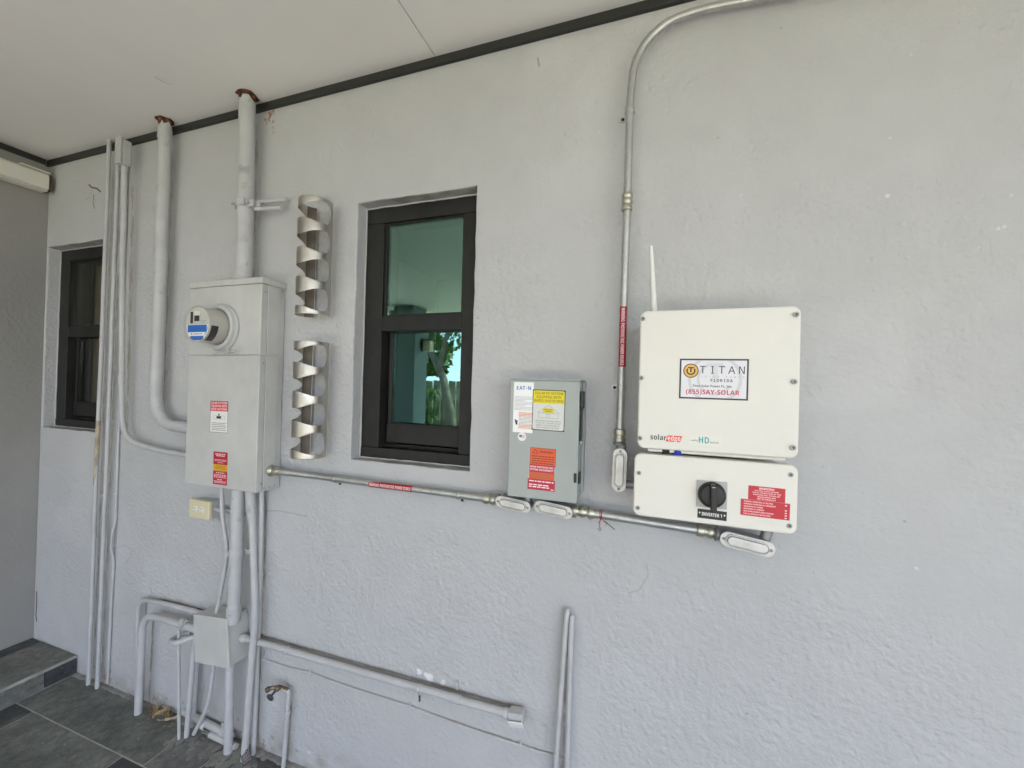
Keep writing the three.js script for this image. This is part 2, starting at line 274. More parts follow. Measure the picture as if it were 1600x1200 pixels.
// ---------------------------------------------------------------- materials
const S = (o) => new THREE.MeshStandardMaterial(o), C = (r, g, b) => new THREE.Color().setRGB(r, g, b);
const M = {
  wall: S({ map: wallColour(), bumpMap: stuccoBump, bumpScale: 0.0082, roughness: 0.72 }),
  wallPlain: S({ map: dirtMap([0.47, 0.47, 0.465], 0.10, 401, 1.4), bumpMap: stuccoBump, bumpScale: 0.0025, roughness: 0.75 }),
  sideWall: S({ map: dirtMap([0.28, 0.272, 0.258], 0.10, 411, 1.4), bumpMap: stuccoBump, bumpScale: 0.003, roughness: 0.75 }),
  ceiling: S({ map: dirtMap([0.82, 0.81, 0.79], 0.05, 421, 2.2), roughness: 0.45 }),
  trim: S({ color: C(0.022, 0.023, 0.022), roughness: 0.5 }),
  pipe: S({ map: pipeMap, bumpMap: pipeBump, bumpScale: 0.0012, roughness: 0.5 }),
  cabinet: S({ map: dirtMap([0.50, 0.50, 0.485], 0.12, 441, 0.5), bumpMap: coatBump, bumpScale: 0.0002, roughness: 0.5 }),
  galv: S({ map: galvMap, roughnessMap: galvRough, roughness: 1, metalness: 0.85 }),
  zinc: S({ map: galvMap, color: C(1.0, 0.97, 0.82), roughnessMap: galvRough, roughness: 0.85, metalness: 0.9 }),
  castAl: S({ map: dirtMap([0.60, 0.59, 0.57], 0.16, 461, 0.12), bumpMap: coatBump, bumpScale: 0.0003, roughness: 0.46, metalness: 0.55 }),
  castDark: S({ color: C(0.30, 0.30, 0.30), roughness: 0.5, metalness: 0.6 }),
  steel: new THREE.MeshPhysicalMaterial({ map: dirtMap([0.50, 0.475, 0.435], 0.22, 861, 0.25), roughnessMap: galvRough, roughness: 0.95, metalness: 1 }),
  steelDark: S({ map: dirtMap([0.13, 0.11, 0.09], 0.4, 871, 0.12), roughness: 0.6, metalness: 0.5, side: THREE.DoubleSide }),
  bronze: new THREE.MeshPhysicalMaterial({ map: dirtMap([0.0165, 0.0165, 0.0155], 0.5, 481, 0.4), roughness: 0.5, specularIntensity: 0.6 }),
  black: S({ color: C(0.012, 0.012, 0.013), roughness: 0.42 }),
  rubber: S({ color: C(0.02, 0.02, 0.02), roughness: 0.8 }),
  screw: S({ color: C(0.33, 0.33, 0.32), roughness: 0.4, metalness: 0.7 }),
  inverter: S({ map: dirtMap([0.735, 0.715, 0.655], 0.03, 501, 0.5), bumpMap: coatBump, bumpScale: 0.00025, roughness: 0.5 }),
  eqGrey: S({ map: dirtMap([0.355, 0.385, 0.37], 0.07, 521, 0.5), bumpMap: coatBump, bumpScale: 0.0003, roughness: 0.42 }),
  cream: S({ color: C(0.66, 0.60, 0.40), roughness: 0.4 }),
  white: S({ color: C(0.75, 0.75, 0.73), roughness: 0.45 }),
  lampCream: S({ map: dirtMap([0.66, 0.645, 0.58], 0.10, 541, 0.6), roughness: 0.4 }),
  rust: S({ map: rustMap, bumpMap: pipeBump, bumpScale: 0.003, roughness: 0.9 }),
  hole: S({ color: C(0.006, 0.006, 0.006), roughness: 1 }),
  brass: S({ map: dirtMap([0.20, 0.16, 0.11], 0.8, 561, 0.05), roughness: 0.5, metalness: 0.7 }),
  red: S({ color: C(0.35, 0.02, 0.02), roughness: 0.6 }),
  blue: S({ color: C(0.03, 0.05, 0.45), roughness: 0.4 }),
  grout: S({ map: dirtMap([0.36, 0.355, 0.335], 0.4, 581, 0.4), roughness: 0.95 }),
  mortar: S({ map: dirtMap([0.235, 0.235, 0.22], 0.5, 591, 0.3), bumpMap: stuccoBump, bumpScale: 0.006, roughness: 0.95 }),
  concrete: S({ map: dirtMap([0.47, 0.45, 0.41], 0.2, 601, 1.5), roughness: 0.9 }),
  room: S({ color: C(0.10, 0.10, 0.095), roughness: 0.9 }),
  leafDry: [[0.34, 0.25, 0.12], [0.22, 0.14, 0.075], [0.40, 0.33, 0.21]].map((c) => S({ map: dirtMap(c, 0.7, 851, 0.05), roughness: 0.8, side: THREE.DoubleSide })),
  slates: [slate(700, [0.105, 0.112, 0.100], [0.185, 0.193, 0.172], [0.175, 0.163, 0.148]), slate(720, [0.085, 0.088, 0.090], [0.155, 0.158, 0.154], [0.165, 0.158, 0.146]), slate(740, [0.040, 0.042, 0.046], [0.062, 0.064, 0.068], [0.10, 0.10, 0.095])].map((t) => S({ map: t, bumpMap: slateBump, bumpScale: 0.004, roughness: 0.62 })),
  glass: new THREE.MeshPhysicalMaterial({ color: C(0.47, 0.80, 0.70), metalness: 1, roughness: 0.01, transparent: true, opacity: 0.16, side: THREE.DoubleSide }),
  glassCorner: new THREE.MeshPhysicalMaterial({ color: C(0.60, 0.62, 0.55), metalness: 1, roughness: 0.02, transparent: true, opacity: 0.10, side: THREE.DoubleSide }),
  clear: new THREE.MeshPhysicalMaterial({ color: C(0.97, 0.97, 0.96), transmission: 1, thickness: 0, roughness: 0.02, ior: 1.45 }),
  grass: S({ map: dirtMap([0.095, 0.13, 0.05], 0.7, 621, 1.1), roughness: 0.95 }),
  timber: S({ map: dirtMap([0.36, 0.31, 0.24], 0.5, 641, 0.7), roughness: 0.9 }),
  bark: S({ map: dirtMap([0.20, 0.17, 0.14], 0.6, 661, 0.4), roughness: 0.95 }),
  foliage: new THREE.MeshPhysicalMaterial({ color: C(0.075, 0.16, 0.03), roughness: 0.7, transmission: 0.35, thickness: 0, side: THREE.DoubleSide }),
  blueGrey: S({ color: C(0.20, 0.25, 0.26), roughness: 0.7 }),
  housePale: S({ map: dirtMap([0.52, 0.50, 0.46], 0.1, 681, 2), bumpMap: stuccoBump, bumpScale: 0.004, roughness: 0.85 }),
  roofing: S({ map: dirtMap([0.16, 0.15, 0.145], 0.4, 691, 1), roughness: 0.9 }),
};
// printed sticker: w x h metres, draw(ctx, W, H)
const stickerMats = new Map();
function print(w, h, px, draw, key) {
  if (key && stickerMats.has(key)) return stickerMats.get(key);
  const c = CV(Math.round(w * px), Math.round(h * px)), x = c.getContext('2d');
  draw(x, c.width, c.height);
  const t = new THREE.CanvasTexture(c); t.colorSpace = THREE.SRGBColorSpace; t.anisotropy = 8;
  const m = S({ map: t, roughness: 0.38 });
  if (key) stickerMats.set(key, m);
  return m;
}
function sticker(name, w, h, at, mat, parent, turn = 0, label) {
  const g = new THREE.PlaneGeometry(w, h); g.rotateZ(turn); g.translate(...at);
  return part(name, g, mat, parent, label);
}
const fit = (x, s, cx, y, maxW, size, col, font = 'sans-serif', wt = 'bold') => { x.font = `${wt} ${size}px ${font}`; x.fillStyle = col; x.textAlign = 'center'; x.textBaseline = 'middle'; x.save(); x.translate(cx, y); const w = x.measureText(s).width; if (w > maxW) x.scale(maxW / w, 1); x.fillText(s, 0, 0); x.restore(); };
const left = (x, s, lx, y, maxW, size, col, wt = 'bold') => { x.font = `${wt} ${size}px sans-serif`; x.fillStyle = col; x.textAlign = 'left'; x.textBaseline = 'middle'; x.save(); x.translate(lx, y); const w = x.measureText(s).width; if (w > maxW) x.scale(maxW / w, 1); x.fillText(s, 0, 0); x.restore(); };
// print too small to read: short strokes in word lengths
const fine = (x, lx, rx, y, h, col) => { x.fillStyle = col; let p = lx; while (p < rx - h) { const w = Math.min(rx - p, h * rr(1.2, 4.5)); x.fillRect(p, y - h / 2, w, h); p += w + h * 0.7; } };
const font = await new FontLoader().loadAsync('fonts/droid/droid_sans_bold.typeface.json');

// ---------------------------------------------------------------- ground and the yard behind
{
  const g = new THREE.PlaneGeometry(400, 400); g.rotateX(-Math.PI / 2); g.translate(0, -0.03, 0);
  part('lawn', uvM(g), M.grass, scene).userData.kind = 'structure';
  const s = part('driveway', box(-9, 12, -0.2, -0.022, 0.5, 6.6, 0.004), M.concrete, scene); s.userData.kind = 'structure';
}
// floor of the carport: mortar bed with slate tiles set in it
const floor = new THREE.Group(); floor.name = 'floor'; floor.userData = { kind: 'structure' }; scene.add(floor);
part('mortar_bed', box(-3.31, 3.6, -0.2, -0.0012, -0.02, 3.9, 0), M.grout, floor);
{
  const rows = [[0.010, 0.223, [-2.882, -1.945, -1.72, -1.06, -0.40, 0.26, 0.92, 1.58]], [0.227, 0.53, [-2.882, -2.732, -2.072, -1.41, -0.75, -0.09, 0.57, 1.23]], [0.534, 0.838, [-2.882, -2.4, -1.74, -1.08, -0.42, 0.24, 0.90]], [0.842, 1.146, [-2.882, -2.73, -2.07, -1.41, -0.75, -0.09, 0.57]], [1.15, 1.454, [-2.882, -2.4, -1.74, -1.08, -0.42, 0.24]], [1.458, 1.762, [-2.882, -2.73, -2.07, -1.41, -0.75, -0.09]]];
  const pick = { '0,0': 0, '0,1': 1, '0,2': 2, '1,0': 2, '1,1': 0, '1,2': 2 };
  rows.forEach(([z0, z1, xs], r) => {
    for (let k = 0; k < xs.length - 1; k++) {
      const g = uvM(box(xs[k] + 0.0028, xs[k + 1] - 0.0028, -0.012, rr(-0.0006, 0.0008), z0 + 0.0008, z1 - 0.0008, 0.0015, 1), rnd() * 3, rnd() * 3);
      part('tile', g, M.slates[pick[r + ',' + k] ?? Math.floor(rnd() * 3)], floor);
    }
  });
  part('tile', box(-2.88, 3.6, -0.012, -0.0004, 1.766, 3.9, 0.0015, 1), M.slates[1], floor).name = 'paving';
}
// rough mortar left along the foot of the wall
{
  const g = [];
  for (let x = -2.87; x < 0.9; x += 0.022) {
    const s = new THREE.IcosahedronGeometry(1, 1), p = s.attributes.position, near = Math.exp(-(((x + 1.75) / 0.35) ** 2)), r = rr(0.006, 0.012) + 0.009 * near * rnd();
    s.scale(0.022, r * 0.55, r * 1.7); s.rotateY(rr(-0.3, 0.3)); s.translate(x, -0.001, 0.004 + rr(0, 0.008));
    g.push(uvM(s));
  }
  for (let k = 0; k < 110; k++) { // smeared cement around the pipe feet
    const s = new THREE.IcosahedronGeometry(1, 1); s.scale(rr(0.008, 0.034), rr(0.0008, 0.0026), rr(0.006, 0.022)); s.rotateY(rr(0, 3)); s.translate(-1.98 + rnd() * 0.46, 0, 0.02 + rnd() * 0.11); g.push(uvM(s));
  }
  part('mortar_edge', g, M.mortar, floor).userData.kind = 'stuff';
}
// step at the left wall
{
  const st = thing('tiled_step', 'low step clad in grey slate tiles along the left wall', 'step', [-3.1, 0, 0.6]);
  const L = (g) => g.translate(3.1, 0, -0.6);
  part('core', L(box(-3.31, -2.892, -0.1, 0.0875, 0, 2.6, 0)), M.grout, st);
  part('nosing', L(box(-2.8945, -2.8815, 0.0835, 0.0957, 0.001, 2.6, 0.002)), S({ map: dirtMap([0.40, 0.395, 0.37], 0.5, 587, 0.3), roughness: 0.8 }), st, 'pale mortar nosing');
  for (const [x0, x1, z0, z1, m] of [[-3.308, -3.225, 0.004, 0.62, 2], [-3.221, -2.896, 0.004, 0.292, 0], [-3.221, -2.896, 0.296, 0.60, 2], [-3.308, -2.896, 0.624, 1.2, 1], [-3.308, -2.896, 1.204, 1.9, 0], [-3.308, -2.896, 1.904, 2.598, 1]])
    part('tread_tile', L(uvM(box(x0, x1, 0.07, 0.0945 + rr(-0.0005, 0.0005), z0, z1, 0.0015, 1), rnd() * 2, rnd() * 2)), M.slates[m], st);
  for (const [z0, z1, m] of [[0.004, 0.125, 2], [0.128, 0.60, 0], [0.604, 1.2, 1], [1.204, 1.8, 0], [1.804, 2.598, 1]])
    part('riser_tile', L(uvM(box(-2.895, -2.8835, 0.004, 0.0825, z0, z1, 0.0015, 1), rnd() * 2, rnd() * 2)), M.slates[m], st);
}

// ---------------------------------------------------------------- walls, ceiling, trim
const WIN = [-1.14, -0.62, 1.285, 2.311], LWIN = [-3.292, -2.775, 1.293, 2.318];
{
  const w = thing('house_wall', 'light grey painted stucco house wall with two window openings, carrying all the pipes and boxes', 'wall');
  const sh = new THREE.Shape([new THREE.Vector2(-3.31, -0.2), new THREE.Vector2(3.6, -0.2), new THREE.Vector2(3.6, 2.93), new THREE.Vector2(-3.31, 2.93)]);
  for (const [x0, x1, y0, y1] of [WIN, LWIN]) {
    const pts = [], side = (ax, ay, bx, by, n) => { for (let k = 0; k < n; k++) pts.push(new THREE.Vector2(ax + (bx - ax) * k / n + (k ? rr(-0.0022, 0.0022) : 0), ay + (by - ay) * k / n + (k ? rr(-0.0022, 0.0022) : 0))); };
    side(x0, y0, x0, y1, 16); side(x0, y1, x1, y1, 9); side(x1, y1, x1, y0, 16); side(x1, y0, x0, y0, 9);
    sh.holes.push(new THREE.Path(pts));
  }
  const g = new THREE.ExtrudeGeometry(sh, { depth: 0.19, bevelEnabled: true, bevelThickness: 0.005, bevelSize: 0.005, bevelOffset: -0.005, bevelSegments: 2 });
  g.translate(0, 0, -0.195);
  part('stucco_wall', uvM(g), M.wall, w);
  const lw = thing('side_wall', 'plain grey painted wall at the left, at right angles to the house wall', 'wall');
  const ew = thing('added_end_wall', 'short grey wall added out of view at the right end of the carport to block light', 'wall');
  part('stucco_wall', box(3.602, 3.8, -0.2, 2.81, -0.2, 1.9, 0.004), M.wallPlain, ew);  // unseen wall, added to hold back light from the right end
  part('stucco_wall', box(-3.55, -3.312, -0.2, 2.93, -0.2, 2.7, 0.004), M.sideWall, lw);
}
{
  const c = new THREE.Group(); c.name = 'ceiling'; c.userData = { kind: 'structure' }; scene.add(c);
  const xs = [-4.4, -3.42, -0.801, 0.51, 1.82, 3.13, 4.2];
  for (let k = 0; k < xs.length - 1; k++) part('ceiling_panel', box(xs[k] + 0.0016, xs[k + 1] - 0.0016, 2.815, 2.90, -0.002, 4.85, 0.0018, 1), M.ceiling, c);
  part('roof_deck', box(-4.4, 4.2, 2.902, 3.0, -4, 4.9, 0), M.roofing, c);
  part('fascia', box(-4.4, 4.2, 2.70, 3.0, 4.86, 4.9, 0.003), M.white, c);
  // lifted flake of ceiling paint
  const f = new THREE.PlaneGeometry(0.055, 0.012, 6, 1), p = f.attributes.position;
  for (let i = 0; i < p.count; i++) p.setZ(i, 0.002 + 0.005 * Math.sin((p.getX(i) / 0.055 + 0.5) * 3.1) + (p.getY(i) > 0 ? 0.005 : 0));
  f.rotateX(Math.PI / 2); f.rotateY(1.25); f.translate(-1.933, 2.813, 0.238);
  part('paint_flake', f, S({ color: C(0.42, 0.36, 0.25), roughness: 0.8, side: THREE.DoubleSide }), c);
  const t = thing('ceiling_trim', 'dark bronze metal channel where the ceiling meets the walls', 'trim');
  part('trim_strip', [box(-3.31, 3.6, 2.780, 2.8145, 0.0, 0.010, 0.001), box(-3.31, 3.6, 2.779, 2.7825, 0.0102, 0.016, 0.0008)], M.trim, t);
  part('trim_strip', box(-3.311, -3.300, 2.785, 2.8145, 0.017, 2.7, 0.001), M.trim, t);
}

// ---------------------------------------------------------------- windows
const curtainMat = S({ color: C(0.30, 0.25, 0.19), roughness: 0.9 });
function makeWindow(label, o, glass, note) {
  const [x0, x1, y0, y1] = o, w = x1 - x0, cx = x0, cy = y0, t = thing('window', label, 'window', [x0, y0, 0]);
  const h = y1 - y0, B = (a, b, c, d, e, f, r = 0.003) => box(a, b, c, d, e, f, r);
  // outer frame: jambs, head, sill, meeting rail (x from the opening's left, y from its foot)
  part('jamb', [B(0.0015, 0.088, 0.046, h - 0.068, -0.15, -0.055), B(0.088, 0.098, 0.58, h - 0.075, -0.15, -0.066, 0.001)], M.bronze, t);
  part('jamb', [B(w - 0.074, w - 0.0015, 0.046, h - 0.068, -0.15, -0.055), B(w - 0.083, w - 0.0745, 0.58, h - 0.075, -0.15, -0.066, 0.001)], M.bronze, t);
  part('head', [B(0.0015, w - 0.0015, h - 0.0675, h - 0.002, -0.15, -0.0545), B(0.088, w - 0.075, h - 0.075, h - 0.0678, -0.15, -0.066, 0.001)], M.bronze, t);
  part('sill', [B(0.0015, w - 0.0015, 0.002, 0.0455, -0.15, -0.052), B(0.02, w - 0.02, 0.0458, 0.058, -0.15, -0.10, 0.001)], M.bronze, t);
  part('meeting_rail', [B(0.0885, w - 0.0745, 0.517, 0.579, -0.115, -0.0565), B(0.0985, w - 0.0835, 0.5795, 0.586, -0.10, -0.066, 0.001)], M.bronze, t);
  part('pane', B(0.0981, w - 0.0832, 0.5863, h - 0.0752, -0.079, -0.073, 0), glass, t, note && 'upper ' + note);
  // sliding lower sash, set further in
  const s = part('sash', [B(0.105, 0.122, 0.145, 0.5165, -0.115, -0.088, 0.002), B(w - 0.078, w - 0.0745, 0.145, 0.5165, -0.115, -0.088, 0.001), B(0.105, w - 0.0745, 0.066, 0.1448, -0.115, -0.083, 0.003), B(0.12, w - 0.09, 0.140, 0.1465, -0.0829, -0.0775, 0.002)], M.bronze, t);
  part('pane', B(0.1222, w - 0.0782, 0.145, 0.5165, -0.104, -0.098, 0), glass, s, note && 'lower ' + note);
  part('track', B(0.0885, 0.1045, 0.0585, 0.5165, -0.149, -0.112, 0.001), M.black, t);
  // grubby bead of sealant round the frame
  const bead = (a, b) => { const n = 22, pts = []; for (let k = 0; k <= n; k++) pts.push(V(a[0] + (b[0] - a[0]) * k / n + rr(-0.001, 0.001), a[1] + (b[1] - a[1]) * k / n + rr(-0.001, 0.001), -0.0535 + rr(-0.001, 0.001))); return sweep(pts, 0.0034, 6); };
  part('sealant', [bead([0.002, 0.003], [0.002, h - 0.003]), bead([0.002, h - 0.004], [w - 0.002, h - 0.004]), bead([0.002, 0.003], [w - 0.002, 0.003])], M.wallPlain, t);
  return t;
}
makeWindow('tall dark bronze sash window with reflecting green glass beside the grey switch box', WIN, M.glass, 'pane of green tinted glass');
makeWindow('dark sash window in the left corner, half covered by thin vertical pipes', LWIN, M.glassCorner);
{ // hanging curtain behind the corner window
  const n = 60, g = new THREE.PlaneGeometry(0.5, 0.98, n, 1), p = g.attributes.position;
  for (let i = 0; i < p.count; i++) p.setZ(i, 0.018 * Math.sin(p.getX(i) * 75) + 0.006 * Math.sin(p.getX(i) * 190));
  g.computeVertexNormals(); g.translate(0.26, 0.51, -0.22);
  const c = part('curtain', g, curtainMat, scene); c.position.set(LWIN[0], LWIN[2], 0);
  tag(c, 'brownish curtain hanging behind the glass of the corner window', 'curtain'); curtainMat.side = THREE.DoubleSide;
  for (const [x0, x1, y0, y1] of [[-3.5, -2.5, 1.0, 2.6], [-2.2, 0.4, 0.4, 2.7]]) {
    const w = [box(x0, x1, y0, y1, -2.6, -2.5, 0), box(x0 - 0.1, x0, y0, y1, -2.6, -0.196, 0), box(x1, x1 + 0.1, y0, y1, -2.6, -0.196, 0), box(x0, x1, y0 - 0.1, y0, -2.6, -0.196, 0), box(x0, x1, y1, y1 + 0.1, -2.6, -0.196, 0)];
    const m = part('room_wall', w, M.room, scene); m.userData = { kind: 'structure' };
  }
}

// ---------------------------------------------------------------- painted pipes at the left
const rustTop = (t, x, z, r, s = 1) => { // ragged rusty cut in the ceiling and rust on the pipe's end
  const n = 26, pos = [], idx = [];
  const edge = Array.from({ length: n + 1 }, (_, k) => rr(0.010, 0.030) * s); edge[n] = edge[0];
  for (let k = 0; k <= n; k++) { const a = k / n * 2 * Math.PI, q = r + 0.0012; pos.push(x + q * Math.cos(a), 2.815, z + q * Math.sin(a), x + (q - 0.0006) * Math.cos(a), 2.815 - edge[k], z + (q - 0.0006) * Math.sin(a)); if (k) { const b = k * 2; idx.push(b - 2, b, b - 1, b, b + 1, b - 1); } }
  const g = new THREE.BufferGeometry(); g.setAttribute('position', new THREE.Float32BufferAttribute(pos, 3)); g.setIndex(idx); g.setAttribute('uv', new THREE.Float32BufferAttribute(new Array(pos.length / 3 * 2).fill(0), 2)); g.computeVertexNormals();
  const sh = new THREE.Shape(), m = 18; for (let k = 0; k < m; k++) { const a = k / m * 2 * Math.PI, sq = 1 / Math.max(Math.abs(Math.cos(a + 0.5)), Math.abs(Math.sin(a + 0.5))), q = (r + 0.006) * (0.95 + 0.15 * (sq - 1)) + rr(0, 0.008) * s; sh[k ? 'lineTo' : 'moveTo'](x + q * Math.cos(a), -(z + q * Math.sin(a))); }
  const p = new THREE.ExtrudeGeometry(sh, { depth: 0.0025, bevelEnabled: false }); p.rotateX(-Math.PI / 2); p.translate(0, 2.8122, 0);
  part('rust_collar', [uvM(g), uvM(p)], M.rust, t, 'rusty ragged collar at the ceiling');
};
// wall clip: band round a pipe and a screwed tab; dir 'v' for vertical pipes
function clip(t, x, y, z, r, vertical, tab, mat = M.pipe, screwMat = M.black, name = 'pipe_strap') {
  const q = r + 0.0018, b = new THREE.TorusGeometry(q, 0.0016, 6, 18), list = [];
  b.scale(1, 1, 4.2); if (vertical) b.rotateX(Math.PI / 2); else b.rotateY(Math.PI / 2);
  b.translate(x, y, z); list.push(uvM(b));
  const o = r + 0.012, cx = vertical ? x + tab * o : x, cy = vertical ? y : y + tab * o;
  list.push(box(cx - 0.010, cx + 0.010, cy - 0.0085, cy + 0.0085, 0.0005, 0.004, 0.0012));
  const s = part(name, list, mat, t);
  part('screw', turned([[0, 0.004], [0.0038, 0.0035], [0.0052, 0.001], [0.0052, 0]], [cx, cy, 0.0042], [0, 0, 1], 10), screwMat, s);
  return s;
}
{
  const a = thing('thin_pipe', 'thin grey painted pipe with a rusty patch, in front of the corner window edge', 'pipe', [0, 0, 0]);
  part('pipe', pipe([[-2.700, 2.83, 0.03], [-2.706, 1.7, 0.03], [-2.712, 1.2, 0.032], [-2.722, -0.01, 0.03]], 0.0095, 0.1, 12, 0.0012), M.pipe, a);
  part('rust_patch', sweep([V(-2.7085, 1.36, 0.0315), V(-2.711, 1.25, 0.0325), V(-2.713, 1.13, 0.0325), V(-2.7145, 1.03, 0.032)], 0.0098, 12), S({ map: dirtMap([0.42, 0.36, 0.27], 0.5, 801, 0.1), roughness: 0.7 }), a, 'tan stained length');
  const b = thing('thin_pipe', 'second thin grey painted pipe from the left corner, running from ceiling to floor', 'pipe');
  part('pipe', pipe([[-2.620, 2.83, 0.03], [-2.630, 1.5, 0.03], [-2.649, -0.01, 0.03]], 0.0095, 0.1, 12, 0.0012), M.pipe, b);
  clip(b, -2.6225, 2.63, 0.03, 0.0095, true, 1, M.pipe, M.pipe); clip(b, -2.643, 0.985, 0.03, 0.0095, true, 1, M.pipe, M.pipe);
  const c = thing('painted_cable', 'uneven painted cable hugging the wall between the thin pipes', 'cable');
  const pts = []; for (let k = 0; k <= 40; k++) pts.push(V(-2.588 - 0.02 * (k > 26 ? (k - 26) / 14 : 0) + rr(-0.0022, 0.0022), 2.79 - k * 0.0692, 0.008 + (k > 28 && k < 31 ? 0.012 : 0) + rr(-0.001, 0.001)));
  part('cable', sweep(pts, (q) => 0.0062 + 0.0012 * Math.sin(q * 57), 9), M.pipe, c);
  const k = thing('conduit_fitting', 'painted square elbow fitting under the ceiling atop a bent pipe', 'conduit fitting', [-2.503, 2.695, 0.063]);
  part('body', box(-0.021, 0.021, -0.062, 0.062, -0.018, 0.022, 0.008, 3), M.pipe, k);
  part('cover', box(-0.0225, 0.0225, -0.065, 0.065, 0.0225, 0.032, 0.010, 3), M.pipe, k);
  const d = thing('bent_pipe', 'grey painted pipe dropping from the elbow fitting and bending into the meter cabinet', 'pipe');
  part('pipe', pipe([[-2.507, 2.64, 0.062], [-2.500, 2.1, 0.060], [-2.490, 1.68, 0.056], [-2.480, 1.285, 0.048], [-2.25, 1.247, 0.045], [-1.915, 1.235, 0.045]], 0.0125, 0.13, 14, 0.0012), M.pipe, d);
  part('coupling', turned([[0.0128, 0], [0.0150, 0.002], [0.0150, 0.046], [0.0128, 0.048]], [-2.4885, 1.60, 0.0555], [0.03, -1, -0.01], 14), M.pipe, d);
  const e = thing('large_bent_pipe', 'large painted pipe from a rusty ceiling hole, curving into the meter cabinet', 'pipe');
  part('pipe', pipe([[-2.226, 2.83, 0.055], [-2.224, 2.0, 0.055], [-2.232, 1.372, 0.055], [-1.915, 1.366, 0.055]], 0.0258, 0.155, 20, 0.0012), M.pipe, e);
  part('coupling', turned([[0.0258, 0], [0.0282, 0.003], [0.0282, 0.05], [0.0258, 0.053]], [-2.2255, 2.775, 0.055], [0, -1, 0], 20), M.pipe, e);
  part('coupling', turned([[0.0258, 0], [0.0272, 0.002], [0.0272, 0.006], [0.0258, 0.008]], [-2.2318, 1.655, 0.055], [0, 1, 0], 20), M.pipe, e);
  rustTop(e, -2.226, 0.055, 0.0258, 1.1);
  const f = thing('riser_mast', 'thick painted riser pipe with clamp and rusty top above the meter cabinet', 'pipe');
  part('pipe', pipe([[-1.682, 2.83, 0.065], [-1.674, 2.4, 0.065], [-1.668, 2.0, 0.065]], 0.0315, 0.1, 24, 0.0008), M.pipe, f);
  part('hub', turned([[0.0315, 0], [0.040, 0], [0.040, 0.012], [0.036, 0.016], [0.0315, 0.018]], [-1.668, 2.008, 0.065], [0, 1, 0], 24), M.pipe, f);
  rustTop(f, -1.682, 0.065, 0.0315, 1.25);
  const q = part('clamp', [turned([[0.0318, 0], [0.0355, 0.0008], [0.0362, 0.003], [0.0350, 0.006], [0.0350, 0.028], [0.0362, 0.031], [0.0355, 0.0335], [0.0318, 0.035]], [-1.675, 2.358, 0.065], [0, -1, 0], 24), box(-1.665, -1.640, 2.326, 2.354, 0.094, 0.101, 0.003), box(-1.730, -1.705, 2.328, 2.356, 0.056, 0.074, 0.003), box(-1.646, -1.612, 2.322, 2.352, 0.070, 0.082, 0.003), box(-1.646, -1.600, 2.322, 2.352, 0.052, 0.064, 0.003)], M.pipe, f);
  part('stand_off', [rod([-1.615, 2.352, 0.052], [1, 0.01, -0.16], 0.0075, 0.125), rod([-1.49, 2.354, 0.030], [1, 0, 0], 0.010, 0.008, 8)], M.pipe, q);
  part('stand_off', [rod([-1.622, 2.318, 0.060], [1, 0.01, -0.2], 0.0085, 0.115), rod([-1.508, 2.319, 0.036], [1, 0, 0], 0.011, 0.008, 8)], M.pipe, q);
  part('bolt', rod([-1.722, 2.342, 0.045], [0, 0, 1], 0.006, 0.05, 8), M.pipe, q); part('bolt', rod([-1.630, 2.336, 0.04], [0, 0, 1], 0.006, 0.055, 8), M.pipe, q);
}

